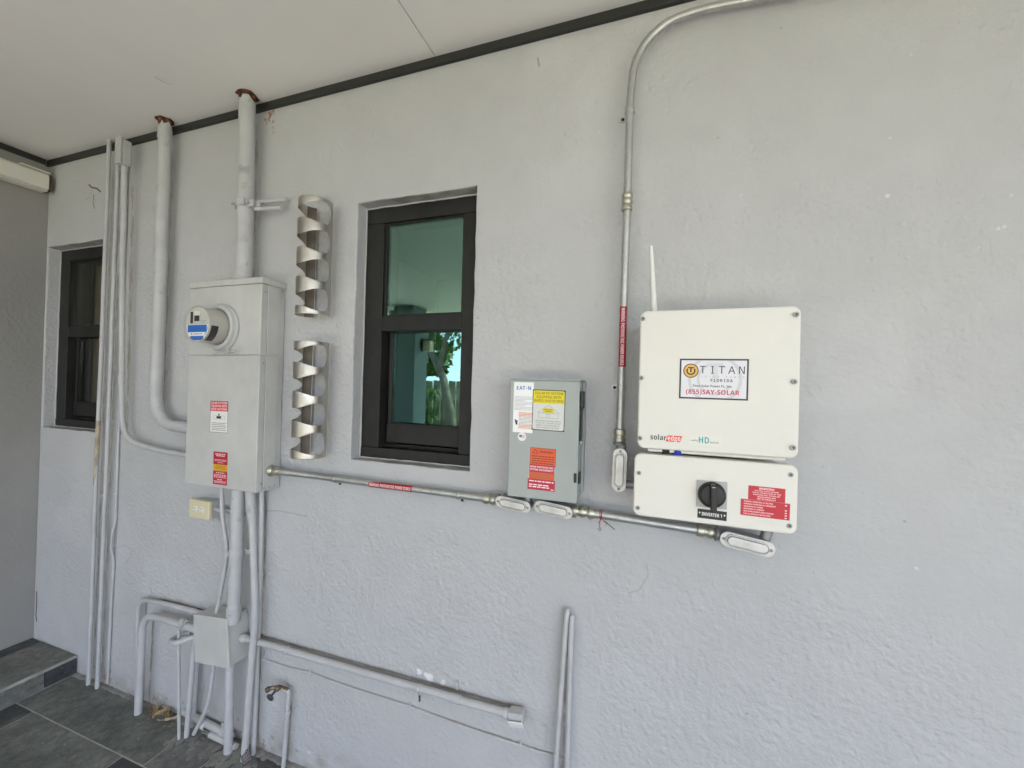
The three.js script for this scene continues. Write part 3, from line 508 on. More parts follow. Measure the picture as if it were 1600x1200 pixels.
// ---------------------------------------------------------------- meter cabinet
{
  const t = thing('meter_cabinet', 'tall grey electric meter cabinet with round glass meter and red warning stickers', 'electric meter', [-1.71, 1.135, 0]);
  const L = (g) => g.translate(1.71, -1.135, 0), X0 = -1.918, X1 = -1.502;
  part('cabinet', L(box(X0 + 0.003, X1 - 0.003, 1.135, 1.985, 0.002, 0.088, 0.003)), M.cabinet, t);
  part('top_cap', L(box(X0 - 0.003, X1 + 0.004, 1.982, 2.008, 0.0, 0.120, 0.004)), M.cabinet, t);
  part('upper_cover', [L(box(X0, X1, 1.6925, 1.981, 0.0885, 0.116, 0.003)), L(box(X1 - 0.0029, X1 + 0.002, 1.70, 1.978, 0.030, 0.086, 0.001))], M.cabinet, t);
  part('lower_cover', [L(box(X0, X1, 1.137, 1.6915, 0.0885, 0.116, 0.003)), L(box(X1 - 0.0029, X1 + 0.002, 1.145, 1.69, 0.030, 0.086, 0.001))], M.cabinet, t);
  const sc = []; for (const [y, z] of [[1.66, 0.10], [1.15, 0.03], [1.15, 0.055], [1.15, 0.08], [1.17, 0.095], [1.95, 0.10], [1.97, 0.02]]) sc.push(L(turned([[0, 0.002], [0.003, 0.0015], [0.004, 0]], [X1 + 0.0015, y, z], [1, 0, 0], 8)));
  sc.forEach((g) => part('screw', g, M.screw, t));
  const cx = -1.716, cy = 1.806;
  part('meter_ring', L(turned([[0.0755, 0], [0.0965, 0], [0.0985, 0.003], [0.0985, 0.010], [0.0945, 0.012], [0.0925, 0.016], [0.0925, 0.019], [0.0915, 0.026], [0.088, 0.029], [0.080, 0.0295], [0.0785, 0.026], [0.0755, 0.026]], [cx, cy, 0.1155], [0, 0, 1], 48)), M.cabinet, t);
  const mt = part('meter', L(turned([[0, 0.0965], [0.067, 0.0965], [0.070, 0.094], [0.0708, 0]], [cx, cy, 0.12], [0, 0, 1], 40)), S({ map: dirtMap([0.50, 0.48, 0.45], 0.08, 821, 0.3), roughness: 0.55 }), t);
  part('glass_cover', L(turned([[0.0745, 0], [0.0745, 0.097], [0.0728, 0.1015], [0.069, 0.1038], [0, 0.1040]], [cx, cy, 0.122], [0, 0, 1], 48)), M.clear, mt);
  const face = print(0.13, 0.13, 2600, (x, W, H) => {
    x.fillStyle = '#c9c8c2'; x.fillRect(0, 0, W, H); x.fillStyle = '#e8e8e4'; x.fillRect(0.04 * W, 0.5 * H, 0.92 * W, 0.5 * H);
    x.fillStyle = '#1769c6'; x.fillRect(0.08 * W, 0.52 * H, 0.82 * W, 0.22 * H); x.fillRect(0.2 * W, 0.85 * H, 0.56 * W, 0.13 * H);
    x.strokeStyle = '#2f6fb5'; x.lineWidth = 0.02 * W; x.beginPath(); x.arc(0.5 * W, 0.5 * H, 0.45 * W, 0.15, 2.2); x.stroke();
    x.fillStyle = '#f4f4f2'; x.fillRect(0.15 * W, 0.735 * H, 0.66 * W, 0.11 * H); x.fillStyle = '#222'; x.beginPath(); x.arc(0.24 * W, 0.79 * H, 0.025 * W, 0, 7); x.fill(); fine(x, 0.31 * W, 0.74 * W, 0.79 * H, 0.022 * H, '#36405a');
    x.fillStyle = '#9a9a94'; x.fillRect(0, 0.495 * H, W, 0.008 * H); fine(x, 0.62 * W, 0.85 * W, 0.4 * H, 0.014 * H, '#77776f'); fine(x, 0.64 * W, 0.82 * W, 0.45 * H, 0.014 * H, '#77776f');
  });
  const fg = new THREE.CircleGeometry(0.0662, 40); fg.translate(cx, cy, 0.2169);
  part('dial_label', L(fg), face, mt);
  part('display', [L(box(cx - 0.038, cx - 0.025, cy + 0.004, cy + 0.050, 0.2172, 0.2195, 0.001)), L(box(cx - 0.015, cx + 0.011, cy + 0.012, cy + 0.034, 0.2172, 0.2198, 0.001))], M.black, mt);
  part('display_bezel', L(box(cx - 0.018, cx + 0.014, cy + 0.037, cy + 0.052, 0.2172, 0.2195, 0.001)), M.white, mt);
  const sg = new THREE.CylinderGeometry(0.0714, 0.0714, 0.028, 20, 1, true, 0.45, 1.05); // dark barcode label on the barrel, lower right
  sg.rotateX(Math.PI / 2); sg.translate(cx, cy, 0.197);
  part('barrel_label', L(uvM(sg)), M.black, mt);
  part('seal_wire', [L(sweep([V(cx + 0.035, cy - 0.098, 0.14), V(cx + 0.02, cy - 0.105, 0.15), V(cx - 0.02, cy - 0.118, 0.152), V(cx - 0.05, cy - 0.121, 0.150)], 0.0022, 6)), L(rod([cx + 0.03, cy - 0.099, 0.126], [1, -0.05, 0.1], 0.004, 0.07, 8)), L(box(cx + 0.035, cx + 0.055, cy - 0.110, cy - 0.088, 0.117, 0.13, 0.003))], M.pipe, t);
  const l1 = print(0.104, 0.132, 2400, (x, W, H) => {
    x.fillStyle = '#e4e3df'; x.fillRect(0, 0, W, H); x.fillStyle = '#c32a2c'; x.fillRect(0, 0, W, 0.32 * H);
    ['SOLAR PV SYSTEM', 'EQUIPPED WITH', 'RAPID SHUTDOWN'].forEach((s, i) => fit(x, s, W / 2, H * (0.065 + 0.097 * i), 0.9 * W, 0.1 * H, '#f2dede'));
    x.fillStyle = '#1a1a1a'; x.fillRect(0.36 * W, 0.48 * H, 0.26 * W, 0.075 * H); x.fillRect(0.46 * W, 0.40 * H, 0.07 * W, 0.06 * H); x.strokeStyle = '#8a8a86'; x.lineWidth = 2; x.strokeRect(0.2 * W, 0.47 * H, 0.62 * W, 0.1 * H);
    for (let i = 0; i < 5; i++) fine(x, 0.1 * W, (0.92 - (i % 2) * 0.07) * W, H * (0.70 + 0.055 * i), 0.018 * H, '#55544f');
    x.strokeStyle = '#4a4a48'; x.lineWidth = 0.03 * W; x.strokeRect(0, 0, W, H);
  });
  sticker('warning_sticker', 0.104, 0.132, [-1.7205 + 1.71, 1.433 - 1.135, 0.1166], l1, t, 0.01, 'red and white rapid shutdown sticker');
  const l2 = print(0.082, 0.136, 2400, (x, W, H) => {
    x.fillStyle = '#b01f33'; x.fillRect(0, 0, W, H); x.fillStyle = '#d9a91c'; x.fillRect(0, 0.385 * H, W, 0.19 * H); x.fillStyle = '#e8dcd8'; x.fillRect(0, 0.585 * H, W, 0.006 * H);
    for (const [y, a, h] of [[0.07, 0.12, 0.032], [0.12, 0.2, 0.03], [0.24, 0.08, 0.018], [0.275, 0.08, 0.018], [0.33, 0.3, 0.018], [0.64, 0.2, 0.03], [0.70, 0.06, 0.022], [0.74, 0.06, 0.022], [0.78, 0.06, 0.022], [0.85, 0.3, 0.03], [0.90, 0.06, 0.022], [0.94, 0.1, 0.022]]) fine(x, a * W, (1 - a) * W, y * H, h * H, '#f0cfd2');
    fine(x, 0.15 * W, 0.85 * W, 0.43 * H, 0.014 * H, '#6b5310'); fine(x, 0.1 * W, 0.9 * W, 0.475 * H, 0.014 * H, '#6b5310'); fine(x, 0.1 * W, 0.9 * W, 0.52 * H, 0.014 * H, '#6b5310');
  });
  sticker('warning_sticker', 0.082, 0.136, [-1.7035 + 1.71, 1.219 - 1.135, 0.1167], l2, t, 0.012, 'red and yellow sticker');
}

// ---------------------------------------------------------------- steel wall racks
function makeRack(label, x, y, z) {
  const t = thing('wall_rack', label, 'rack', [x, y, z]), R = 0.0635, H = 0.453, n = 4, pitch = H / n, half = pitch / 2;
  const hb = (deg) => { // half height of a band at this angle round the tube
    const sm = (a, b, q) => { const s = Math.min(1, Math.max(0, (q - a) / (b - a))); return s * s * (3 - 2 * s); };
    if (deg > 84) { const e = (deg - 84) / 18; return e >= 1 ? half : 0.0145 + (half - 0.0145) * (1 - Math.sqrt(Math.max(0, 1 - e * e))); }
    if (deg > -62) return 0.0145 + 0.0180 * sm(66, -12, deg);
    const e = (-62 - deg) / 42; return e >= 1 ? half : 0.0325 + (half - 0.0325) * (1 - Math.sqrt(Math.max(0, 1 - e * e)));
  };
  const geos = [], th = 0.0016, N = 110, A0 = 148, A1 = -140;
  for (let b = 0; b <= n; b++) {
    const vc = b * pitch, pos = [], idx = [], rows = 5;
    const pt = (deg, y, rad) => { const a = deg * D2R; pos.push(rad * Math.sin(a), y, rad * Math.cos(a)); };
    for (let i = 0; i <= N; i++) {
      const deg = A0 + (A1 - A0) * i / N, h = hb(deg), lo = Math.max(0, vc - h), hi = Math.min(H, vc + h);
      for (let j = 0; j <= rows; j++) pt(deg, lo + (hi - lo) * j / rows, R);
      for (let j = 0; j <= rows; j++) pt(deg, lo + (hi - lo) * j / rows, R - th);
      if (i) {
        const w = 2 * (rows + 1), q = i * w, p = q - w;
        for (let j = 0; j < rows; j++) { idx.push(p + j, p + j + 1, q + j, q + j, p + j + 1, q + j + 1); const o = rows + 1; idx.push(p + o + j, q + o + j, p + o + j + 1, q + o + j, q + o + j + 1, p + o + j + 1); }
        idx.push(p, q, p + rows + 1, q, q + rows + 1, p + rows + 1);
        const e = rows, o2 = 2 * rows + 1; idx.push(p + e, p + o2, q + e, q + e, p + o2, q + o2);
      }
    }
    const g = new THREE.BufferGeometry(); g.setAttribute('position', new THREE.Float32BufferAttribute(pos, 3)); g.setIndex(idx); g.computeVertexNormals();
    const m = uvM(g.toNonIndexed()); geos.push(m);
  }
  part('cut_out_tube', geos, M.steel, t);
  { // dark sheet over the inner side of the back
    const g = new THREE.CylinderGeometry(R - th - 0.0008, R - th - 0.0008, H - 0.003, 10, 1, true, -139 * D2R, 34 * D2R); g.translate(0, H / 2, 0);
    const b = part('back_lining', uvM(g), M.steelDark, t, 'dark sheet over the inner side');
  }
  part('mounting_rail', [box(-0.076, -0.052, 0.012, H - 0.012, -z + 0.010, -z + 0.014, 0.001), box(-0.0785, -0.0762, 0.012, H - 0.012, -z + 0.001, -z + 0.014, 0.0008)], M.steel, t);
  for (const q of [0.05, 0.235, 0.42]) part('screw', turned([[0, 0.003], [0.004, 0.002], [0.006, 0]], [-0.064, q, -z + 0.0142], [0, 0, 1], 10), M.black, t);
  return t;
}
makeRack('upper brushed steel rack of curved bands, nearest the ceiling beside the meter cabinet', -1.287, 1.851, 0.0665);
makeRack('lower brushed steel rack of curved bands, just above the horizontal conduit', -1.287, 1.2935, 0.0665);

// ---------------------------------------------------------------- outlet, pipes and box under the meter cabinet
{
  const o = thing('outlet_box', 'small cream outlet box with two sockets left of the pipes under the meter cabinet', 'outlet', [-1.905, 1.008, 0]);
  part('back_box', box(-0.058, 0.058, -0.036, 0.036, 0.001, 0.044, 0.003), M.pipe, o);
  part('cover_plate', box(-0.064, 0.064, -0.041, 0.041, 0.0445, 0.062, 0.005, 3), M.cream, o);
  for (const s of [-1, 1]) {
    const k = part('socket', turned([[0, 0.002], [0.0125, 0.002], [0.0135, 0.0005], [0.0135, 0]], [s * 0.021, 0, 0.0622], [0, 0, 1], 24), M.white, o);
    part('slot', [box(s * 0.021 - 0.006, s * 0.021 - 0.004, 0.001, 0.009, 0.064, 0.0646, 0), box(s * 0.021 + 0.004, s * 0.021 + 0.006, 0.002, 0.008, 0.064, 0.0646, 0), box(s * 0.021 - 0.002, s * 0.021 + 0.002, -0.010, -0.006, 0.064, 0.0646, 0)], M.black, k);
  }
  const n = thing('short_conduit', 'short painted stub of conduit joining the cream outlet box to the thick drop pipe', 'pipe');
  part('pipe', [rod([-1.848, 1.008, 0.028], [1, 0.01, 0], 0.0105, 0.19), turned([[0.0105, 0], [0.0135, 0.001], [0.0135, 0.022], [0.0105, 0.023]], [-1.735, 1.009, 0.028], [1, 0, 0], 14)], M.pipe, n);

  const g = thing('kinked_pipe', 'thin painted pipe with a kink, left of the thick drop pipe below the meter cabinet', 'pipe');
  part('pipe', pipe([[-1.770, 1.14, 0.06], [-1.761, 0.995, 0.06], [-1.728, 0.845, 0.055], [-1.752, 0.69, 0.06], [-1.785, 0.54, 0.06], [-1.797, 0.33, 0.05], [-1.822, 0.16, 0.05], [-1.90, 0.012, 0.055]], 0.0088, 0.05, 12, 0.0008), M.pipe, g);
  const f = thing('drop_pipe', 'thick painted pipe dropping from the meter cabinet into the square junction box', 'pipe');
  part('pipe', pipe([[-1.664, 1.14, 0.065], [-1.664, 0.855, 0.065], [-1.668, 0.56, 0.065]], 0.0255, 0.1, 20, 0.0008), M.pipe, f);
  part('collar', [turned([[0.0255, 0], [0.0275, 0.001], [0.0275, 0.004], [0.0255, 0.005]], [-1.664, 0.885, 0.065], [0, 1, 0], 20), turned([[0.0255, 0], [0.0275, 0.001], [0.0275, 0.024], [0.0255, 0.025]], [-1.664, 0.84, 0.065], [0, 1, 0], 20), box(-1.694, -1.684, 0.842, 0.866, 0.068, 0.088, 0.002), box(-1.645, -1.60, 0.843, 0.865, 0.030, 0.042, 0.003)], M.pipe, f);
  part('coupling', turned([[0.0255, 0], [0.0290, 0.002], [0.0290, 0.04], [0.0255, 0.042]], [-1.6675, 0.588, 0.065], [0, 1, 0], 20), M.pipe, f);
  const h = thing('leaning_pipe', 'painted pipe right of the thick drop pipe, leaning as it nears the floor', 'pipe');
  part('pipe', pipe([[-1.603, 1.14, 0.06], [-1.580, 0.955, 0.06], [-1.551, 0.61, 0.06], [-1.590, -0.01, 0.06]], 0.0138, 0.08, 14, 0.001), M.pipe, h);
  part('reducer', turned([[0.0195, 0], [0.0195, 0.085], [0.0185, 0.11], [0.0145, 0.15], [0.0138, 0.15]], [-1.603, 1.138, 0.06], [0.12, -1, 0], 16), M.pipe, h);
  const q = thing('slim_pipe', 'slim painted pipe nearest the wall at the right of the bundle below the meter cabinet', 'pipe');
  part('pipe', pipe([[-1.575, 1.14, 0.028], [-1.570, 0.76, 0.028], [-1.573, 0.21, 0.028], [-1.578, -0.01, 0.028]], 0.0100, 0.08, 12, 0.001), M.pipe, q);
  clip(q, -1.570, 0.762, 0.028, 0.0100, true, 1, M.pipe, M.pipe);

  const j = thing('junction_box', 'square painted junction box, slightly tilted, low on the wall among bent pipes', 'junction box', [-1.756, 0.478, 0]);
  j.rotation.z = 0.10;
  part('box_body', box(-0.099, 0.099, -0.099, 0.099, 0.001, 0.086, 0.003), M.cabinet, j);
  part('cover', box(-0.102, 0.102, -0.102, 0.102, 0.0865, 0.098, 0.004), M.cabinet, j);
  for (const [a, b] of [[-0.088, 0.088], [0.088, 0.088], [-0.088, -0.088], [0.088, -0.088]]) part('screw', turned([[0, 0.002], [0.0025, 0.0015], [0.0035, 0]], [a, b, 0.0982], [0, 0, 1], 8), M.cabinet, j);
  const jb = thing('lower_drop_pipe', 'painted pipe from the bottom of the square junction box straight into the floor', 'pipe');
  part('pipe', pipe([[-1.690, 0.39, 0.058], [-1.684, -0.01, 0.058]], 0.0175, 0.1, 16, 0.0008), M.pipe, jb);

  const a1 = thing('outer_bent_pipe', 'outermost thin pipe bending from the floor into the junction box, left of it', 'pipe');
  part('pipe', pipe([[-2.336, -0.01, 0.03], [-2.350, 0.30, 0.03], [-2.352, 0.512, 0.03], [-2.15, 0.526, 0.03], [-1.85, 0.530, 0.03]], (s) => 0.0098 + 0.004 * Math.max(0, s - 0.7), 0.07, 14, 0.001), M.pipe, a1);
  clip(a1, -1.965, 0.529, 0.03, 0.011, false, 1, M.pipe, M.pipe);
  const a2 = thing('inner_bent_pipe', 'thicker pipe bending from the floor into the junction box, inside the outermost one', 'pipe');
  part('pipe', pipe([[-2.273, -0.01, 0.06], [-2.266, 0.28, 0.06], [-2.262, 0.474, 0.06], [-2.04, 0.478, 0.06], [-1.848, 0.478, 0.06]], 0.0152, 0.115, 16, 0.0012), M.pipe, a2);
  part('coupling', turned([[0.015, 0], [0.0178, 0.002], [0.0178, 0.05], [0.015, 0.052]], [-1.93, 0.479, 0.06], [1, 0, 0], 14), M.pipe, a2);
  part('pipe_strap', [box(-1.985, -1.965, 0.470, 0.512, 0.060, 0.078, 0.004), sweep([V(-1.978, 0.468, 0.078), V(-1.96, 0.49, 0.083), V(-1.945, 0.515, 0.07)], 0.004, 8)], M.pipe, a2);
  const a3 = thing('thin_drop_pipe', 'very thin painted pipe dropping to the floor through the small conduit loop', 'pipe');
  part('pipe', pipe([[-1.972, 0.475, 0.085], [-1.966, 0.40, 0.088], [-1.944, 0.0, 0.088]], 0.0064, 0.05, 10, 0.0008), M.pipe, a3);
  const lp = thing('conduit_loop', 'short painted conduit looping out of the junction box around the very thin pipe', 'pipe');
  part('pipe', sweep(fillet([[-1.845, 0.462, 0.05], [-1.90, 0.452, 0.085], [-1.95, 0.432, 0.115], [-2.005, 0.425, 0.10], [-2.004, 0.430, 0.06], [-1.95, 0.442, 0.045]], 0.03), 0.0108, 12), M.pipe, lp);
  const a4 = thing('short_drop_pipe', 'painted pipe dropping to the floor beside the left of the junction box', 'pipe');
  part('pipe', pipe([[-1.893, 0.46, 0.068], [-1.914, 0.2, 0.068], [-1.928, -0.01, 0.068]], 0.0105, 0.06, 12, 0.001), M.pipe, a4);
  const a5 = thing('rear_drop_pipe', 'painted pipe close to the wall behind the short drop pipe', 'pipe');
  part('pipe', pipe([[-1.935, 0.45, 0.022], [-1.95, 0.2, 0.022], [-1.957, -0.01, 0.022]], 0.0105, 0.06, 12, 0.001), M.pipe, a5);
  const fp = thing('floor_pipe', 'stubby painted pipe lying along the floor at the foot of the drop pipes', 'pipe');
  part('pipe', [pipe([[-2.02, 0.050, 0.018], [-1.93, 0.046, 0.022], [-1.70, 0.040, 0.030]], 0.0150, 0.04, 14), pipe([[-1.82, 0.020, 0.040], [-1.66, 0.016, 0.040]], 0.012, 0.04, 14), turned([[0, 0], [0.017, 0.001], [0.019, 0.006], [0.019, 0.028], [0.0155, 0.03]], [-1.885, 0.044, 0.030], [1, -0.1, 0.05], 16)], M.cabinet, fp);
  part('pipe_strap', [turned([[0.0150, 0], [0.0185, 0.001], [0.0185, 0.014], [0.0150, 0.015]], [-1.765, 0.042, 0.028], [1, -0.03, 0.03], 14), box(-1.764, -1.750, 0.056, 0.082, 0.018, 0.034, 0.003)], M.pipe, fp);
  const sl = thing('tile_offcut', 'small broken patterned tile standing behind the leaning pipe on the floor', 'tile');
  const sm = print(0.05, 0.05, 1600, (x, W, H) => { x.fillStyle = '#2c2626'; x.fillRect(0, 0, W, H); x.strokeStyle = '#b9aeb2'; x.lineWidth = 4; for (const k of [0.12, 0.28, 0.4]) x.strokeRect(k * W, k * H, (1 - 2 * k) * W, (1 - 2 * k) * H); });
  const tg = new THREE.PlaneGeometry(0.042, 0.042); tg.rotateZ(0.78); tg.rotateX(-0.3); tg.translate(-1.566, 0.028, 0.0735);
  part('tile_face', tg, sm, sl);
  const tb = box(-0.021, 0.021, -0.021, 0.021, -0.004, -0.0006, 0.0005, 1); tb.rotateZ(0.78); tb.rotateX(-0.3); tb.translate(-1.566, 0.028, 0.0735); part('tile_body', tb, M.grout, sl);

  const lo = thing('long_low_pipe', 'long horizontal painted pipe low on the wall ending in an angled cap', 'pipe');
  part('pipe', [pipe([[-1.655, 0.484, 0.038], [-1.1, 0.486, 0.032], [-0.43, 0.498, 0.034]], 0.0128, 0.1, 14, 0.0012), turned([[0.0128, 0], [0.017, 0.001], [0.017, 0.022], [0.0128, 0.024]], [-1.648, 0.484, 0.038], [1, 0, 0], 14)], M.pipe, lo);
  part('coupling', turned([[0.0128, 0], [0.0152, 0.001], [0.0152, 0.04], [0.0128, 0.041]], [-0.655, 0.4935, 0.033], [1, 0.01, 0], 14), M.pipe, lo);
  const ec = part('end_cap', [turned([[0.0128, 0], [0.0165, 0.001], [0.0165, 0.016], [0.0128, 0.017]], [-0.452, 0.497, 0.034], [1, 0.01, 0], 14), uvM(new RoundedBoxGeometry(0.052, 0.036, 0.04, 2, 0.006).rotateZ(0.12).translate(-0.408, 0.499, 0.032))], M.pipe, lo);
  part('cap_cover', uvM(new RoundedBoxGeometry(0.05, 0.030, 0.006, 2, 0.003).rotateX(0.5).rotateZ(0.16).translate(-0.404, 0.486, 0.054)), M.white, ec);
  clip(lo, -1.40, 0.485, 0.034, 0.0128, false, 1, M.pipe, M.pipe);
  part('pipe_strap', [turned([[0.0128, 0], [0.0155, 0.0005], [0.0155, 0.009], [0.0128, 0.0095]], [-0.782, 0.4905, 0.033], [1, 0.01, 0], 14), turned([[0.0128, 0], [0.0145, 0.0005], [0.0145, 0.005], [0.0128, 0.0055]], [-0.768, 0.491, 0.033], [1, 0.01, 0], 14), box(-0.778, -0.768, 0.452, 0.480, 0.028, 0.040, 0.003)], M.pipe, lo);
  part('wall_tab', box(-0.645, -0.637, 0.507, 0.535, 0.0, 0.012, 0.002), M.pipe, lo);
  part('rust_spot', sweep([V(-0.772, 0.474, 0.0425), V(-0.771, 0.462, 0.0425), V(-0.772, 0.453, 0.041)], 0.0035, 7), M.rust, lo);

  const cb = thing('thin_cable', 'thin painted cable clipped low along the wall below the long horizontal pipe', 'cable');
  const cp = []; const key = [[-1.572, 0.391], [-1.309, 0.397], [-0.833, 0.391], [-0.402, 0.381], [-0.262, 0.386]];
  for (let i = 0; i < key.length - 1; i++) for (let k = 0; k < 10; k++) { const s = k / 10; cp.push(V(key[i][0] + (key[i + 1][0] - key[i][0]) * s, key[i][1] + (key[i + 1][1] - key[i][1]) * s - 0.004 * Math.sin(s * 3.14) + rr(-0.0007, 0.0007), 0.005)); }
  cp.push(V(-0.262, 0.386, 0.006));
  part('cable', sweep(cp, 0.0044, 10), M.pipe, cb);
  for (const [a, b] of [[-1.566, 0.391], [-1.309, 0.397], [-0.833, 0.391], [-0.402, 0.381]]) part('cable_clip', [box(a - 0.004, a + 0.004, b - 0.006, b + 0.009, 0.0, 0.0105, 0.003), box(a - 0.003, a + 0.003, b + 0.006, b + 0.014, 0.0, 0.007, 0.002)], M.pipe, cb);

  const p1 = thing('capped_pipe', 'left, slightly leaning one of the two capped pipes at the bottom centre', 'pipe');
  part('pipe', [pipe([[-0.249, 0.872, 0.018], [-0.2515, 0.85, 0.028], [-0.2625, 0.62, 0.028], [-0.274, 0.371, 0.028], [-0.285, -0.01, 0.028]], 0.0086, 0.02, 12, 0.0012), uvM(new THREE.SphereGeometry(0.0092, 12, 8).translate(-0.2492, 0.871, 0.019))], M.pipe, p1);
  const p2 = thing('capped_pipe', 'right, upright one of the two capped pipes at the bottom centre', 'pipe');
  part('pipe', [pipe([[-0.2335, 0.854, 0.018], [-0.234, 0.832, 0.027], [-0.236, 0.60, 0.027], [-0.2375, 0.38, 0.027], [-0.245, -0.01, 0.027]], 0.0084, 0.02, 12, 0.0012), uvM(new THREE.SphereGeometry(0.009, 12, 8).translate(-0.2336, 0.853, 0.019))], M.pipe, p2);

  const hb = thing('garden_tap', 'small worn brass garden tap low on the wall on a thin painted pipe', 'tap', [-1.43, 0.333, 0.05]);
  part('spout', [rod([0.036, -0.012, -0.02], [-1, 0.25, 0.25], 0.008, 0.045, 10), uvM(new THREE.SphereGeometry(0.0125, 12, 8).translate(0, 0, 0)), pipe([[0, 0, 0], [-0.02, 0.004, 0.01], [-0.034, -0.006, 0.016]], 0.008, 0.01, 10), turned([[0.006, 0], [0.0105, 0.001], [0.0105, 0.012], [0.008, 0.013]], [-0.028, 0.001, 0.014], [-0.7, -0.6, 0.3], 10)], M.brass, hb);
  part('tap_handle', [rod([0, -0.004, 0.008], [0, -0.35, 1], 0.0045, 0.026, 8), uvM(new THREE.TorusGeometry(0.011, 0.005, 8, 16).rotateX(0.3).translate(0.001, -0.014, 0.034)), uvM(new THREE.SphereGeometry(0.009, 10, 8).scale(1, 1, 0.5).translate(0.001, -0.014, 0.034))], S({ color: C(0.05, 0.055, 0.05), roughness: 0.7 }), hb);
  const tp = thing('tap_pipe', 'thin painted pipe rising from the floor to the brass garden tap', 'pipe');
  part('pipe', pipe([[-1.408, -0.01, 0.03], [-1.397, 0.20, 0.03], [-1.391, 0.318, 0.03], [-1.42, 0.326, 0.036]], 0.0086, 0.014, 12, 0.0008), M.pipe, tp);
  clip(tp, -1.394, 0.232, 0.03, 0.0086, true, 1, M.pipe, M.pipe);
}

// ---------------------------------------------------------------- galvanised conduits and fittings at the right
function stadium(L, W) { const s = new THREE.Shape(), r = W / 2, a = L / 2 - r; s.absarc(a, 0, r, -Math.PI / 2, Math.PI / 2, false); s.absarc(-a, 0, r, Math.PI / 2, Math.PI * 1.5, false); s.closePath(); return s; }
const ext = (sh, depth, bv, z) => uvM(new THREE.ExtrudeGeometry(sh, { depth, bevelEnabled: bv > 0, bevelThickness: bv, bevelSize: bv, bevelOffset: -bv, bevelSegments: 3, curveSegments: 14 }).translate(0, 0, z));
function conduitBody(label, at, L, W, turn, hubs, bodyMat) {
  const t = thing('oval_conduit_fitting', label, 'conduit fitting', at); t.rotation.z = turn;
  part('body', [ext(stadium(L - 0.006, W - 0.004), 0.040, 0.003, -0.048), ...hubs], bodyMat, t);
  const c = part('cover', [ext(stadium(L, W), 0.0035, 0.0012, -0.0045)], M.castAl, t);
  part('raised_panel', ext(stadium(L - 0.036, W * 0.58), 0.0042, 0.0028, 0.0004), M.castAl, c);
  // groove shadow line: rim round the raised panel
  const rim = stadium(L - 0.027, W * 0.80); rim.holes.push(new THREE.Path(stadium(L - 0.031, W * 0.70).getPoints(20)));
  part('rim', ext(rim, 0.0034, 0.0008, 0.0002), M.castAl, c);
  for (const s of [-1, 1]) part('screw', [turned([[0, 0.0018], [0.0032, 0.0015], [0.0042, 0]], [s * (L / 2 - 0.0095), 0, 0.0003], [0, 0, 1], 12), box(s * (L / 2 - 0.0095) - 0.0035, s * (L / 2 - 0.0095) + 0.0035, -0.0006, 0.0006, 0.0016, 0.0022, 0)], M.castDark, c);
  return t;
}
const pvText = (vertical) => print(0.19, 0.017, 2600, (x, W, H) => { x.fillStyle = '#9c1d2c'; x.fillRect(0, 0, W, H); fit(x, 'WARNING: PHOTOVOLTAIC POWER SOURCE', W / 2, H * 0.52, W * 0.95, H * 0.62, '#f0d8d6'); }, 'pv');
function wrapLabel(at, dirX, r, Ln, parent) { // label curved round a pipe, text along it
  const g = new THREE.CylinderGeometry(r, r, Ln, 16, 1, true, -1.05, 2.1), uv = g.attributes.uv;
  for (let i = 0; i < uv.count; i++) { const u = uv.getX(i), v = uv.getY(i); uv.setXY(i, dirX ? v : 1 - v, dirX ? 1 - u : u); }
  // cylinder axis is y and faces +z at theta 0
  if (dirX) { for (let i = 0; i < uv.count; i++) uv.setXY(i, 1 - uv.getX(i), uv.getY(i)); g.rotateZ(Math.PI / 2); for (let i = 0; i < uv.count; i++) uv.setXY(i, uv.getX(i), 1 - uv.getY(i)); }
  g.translate(...at);
  return part('warning_label', g, pvText(), parent, 'red warning label with white capitals');
}
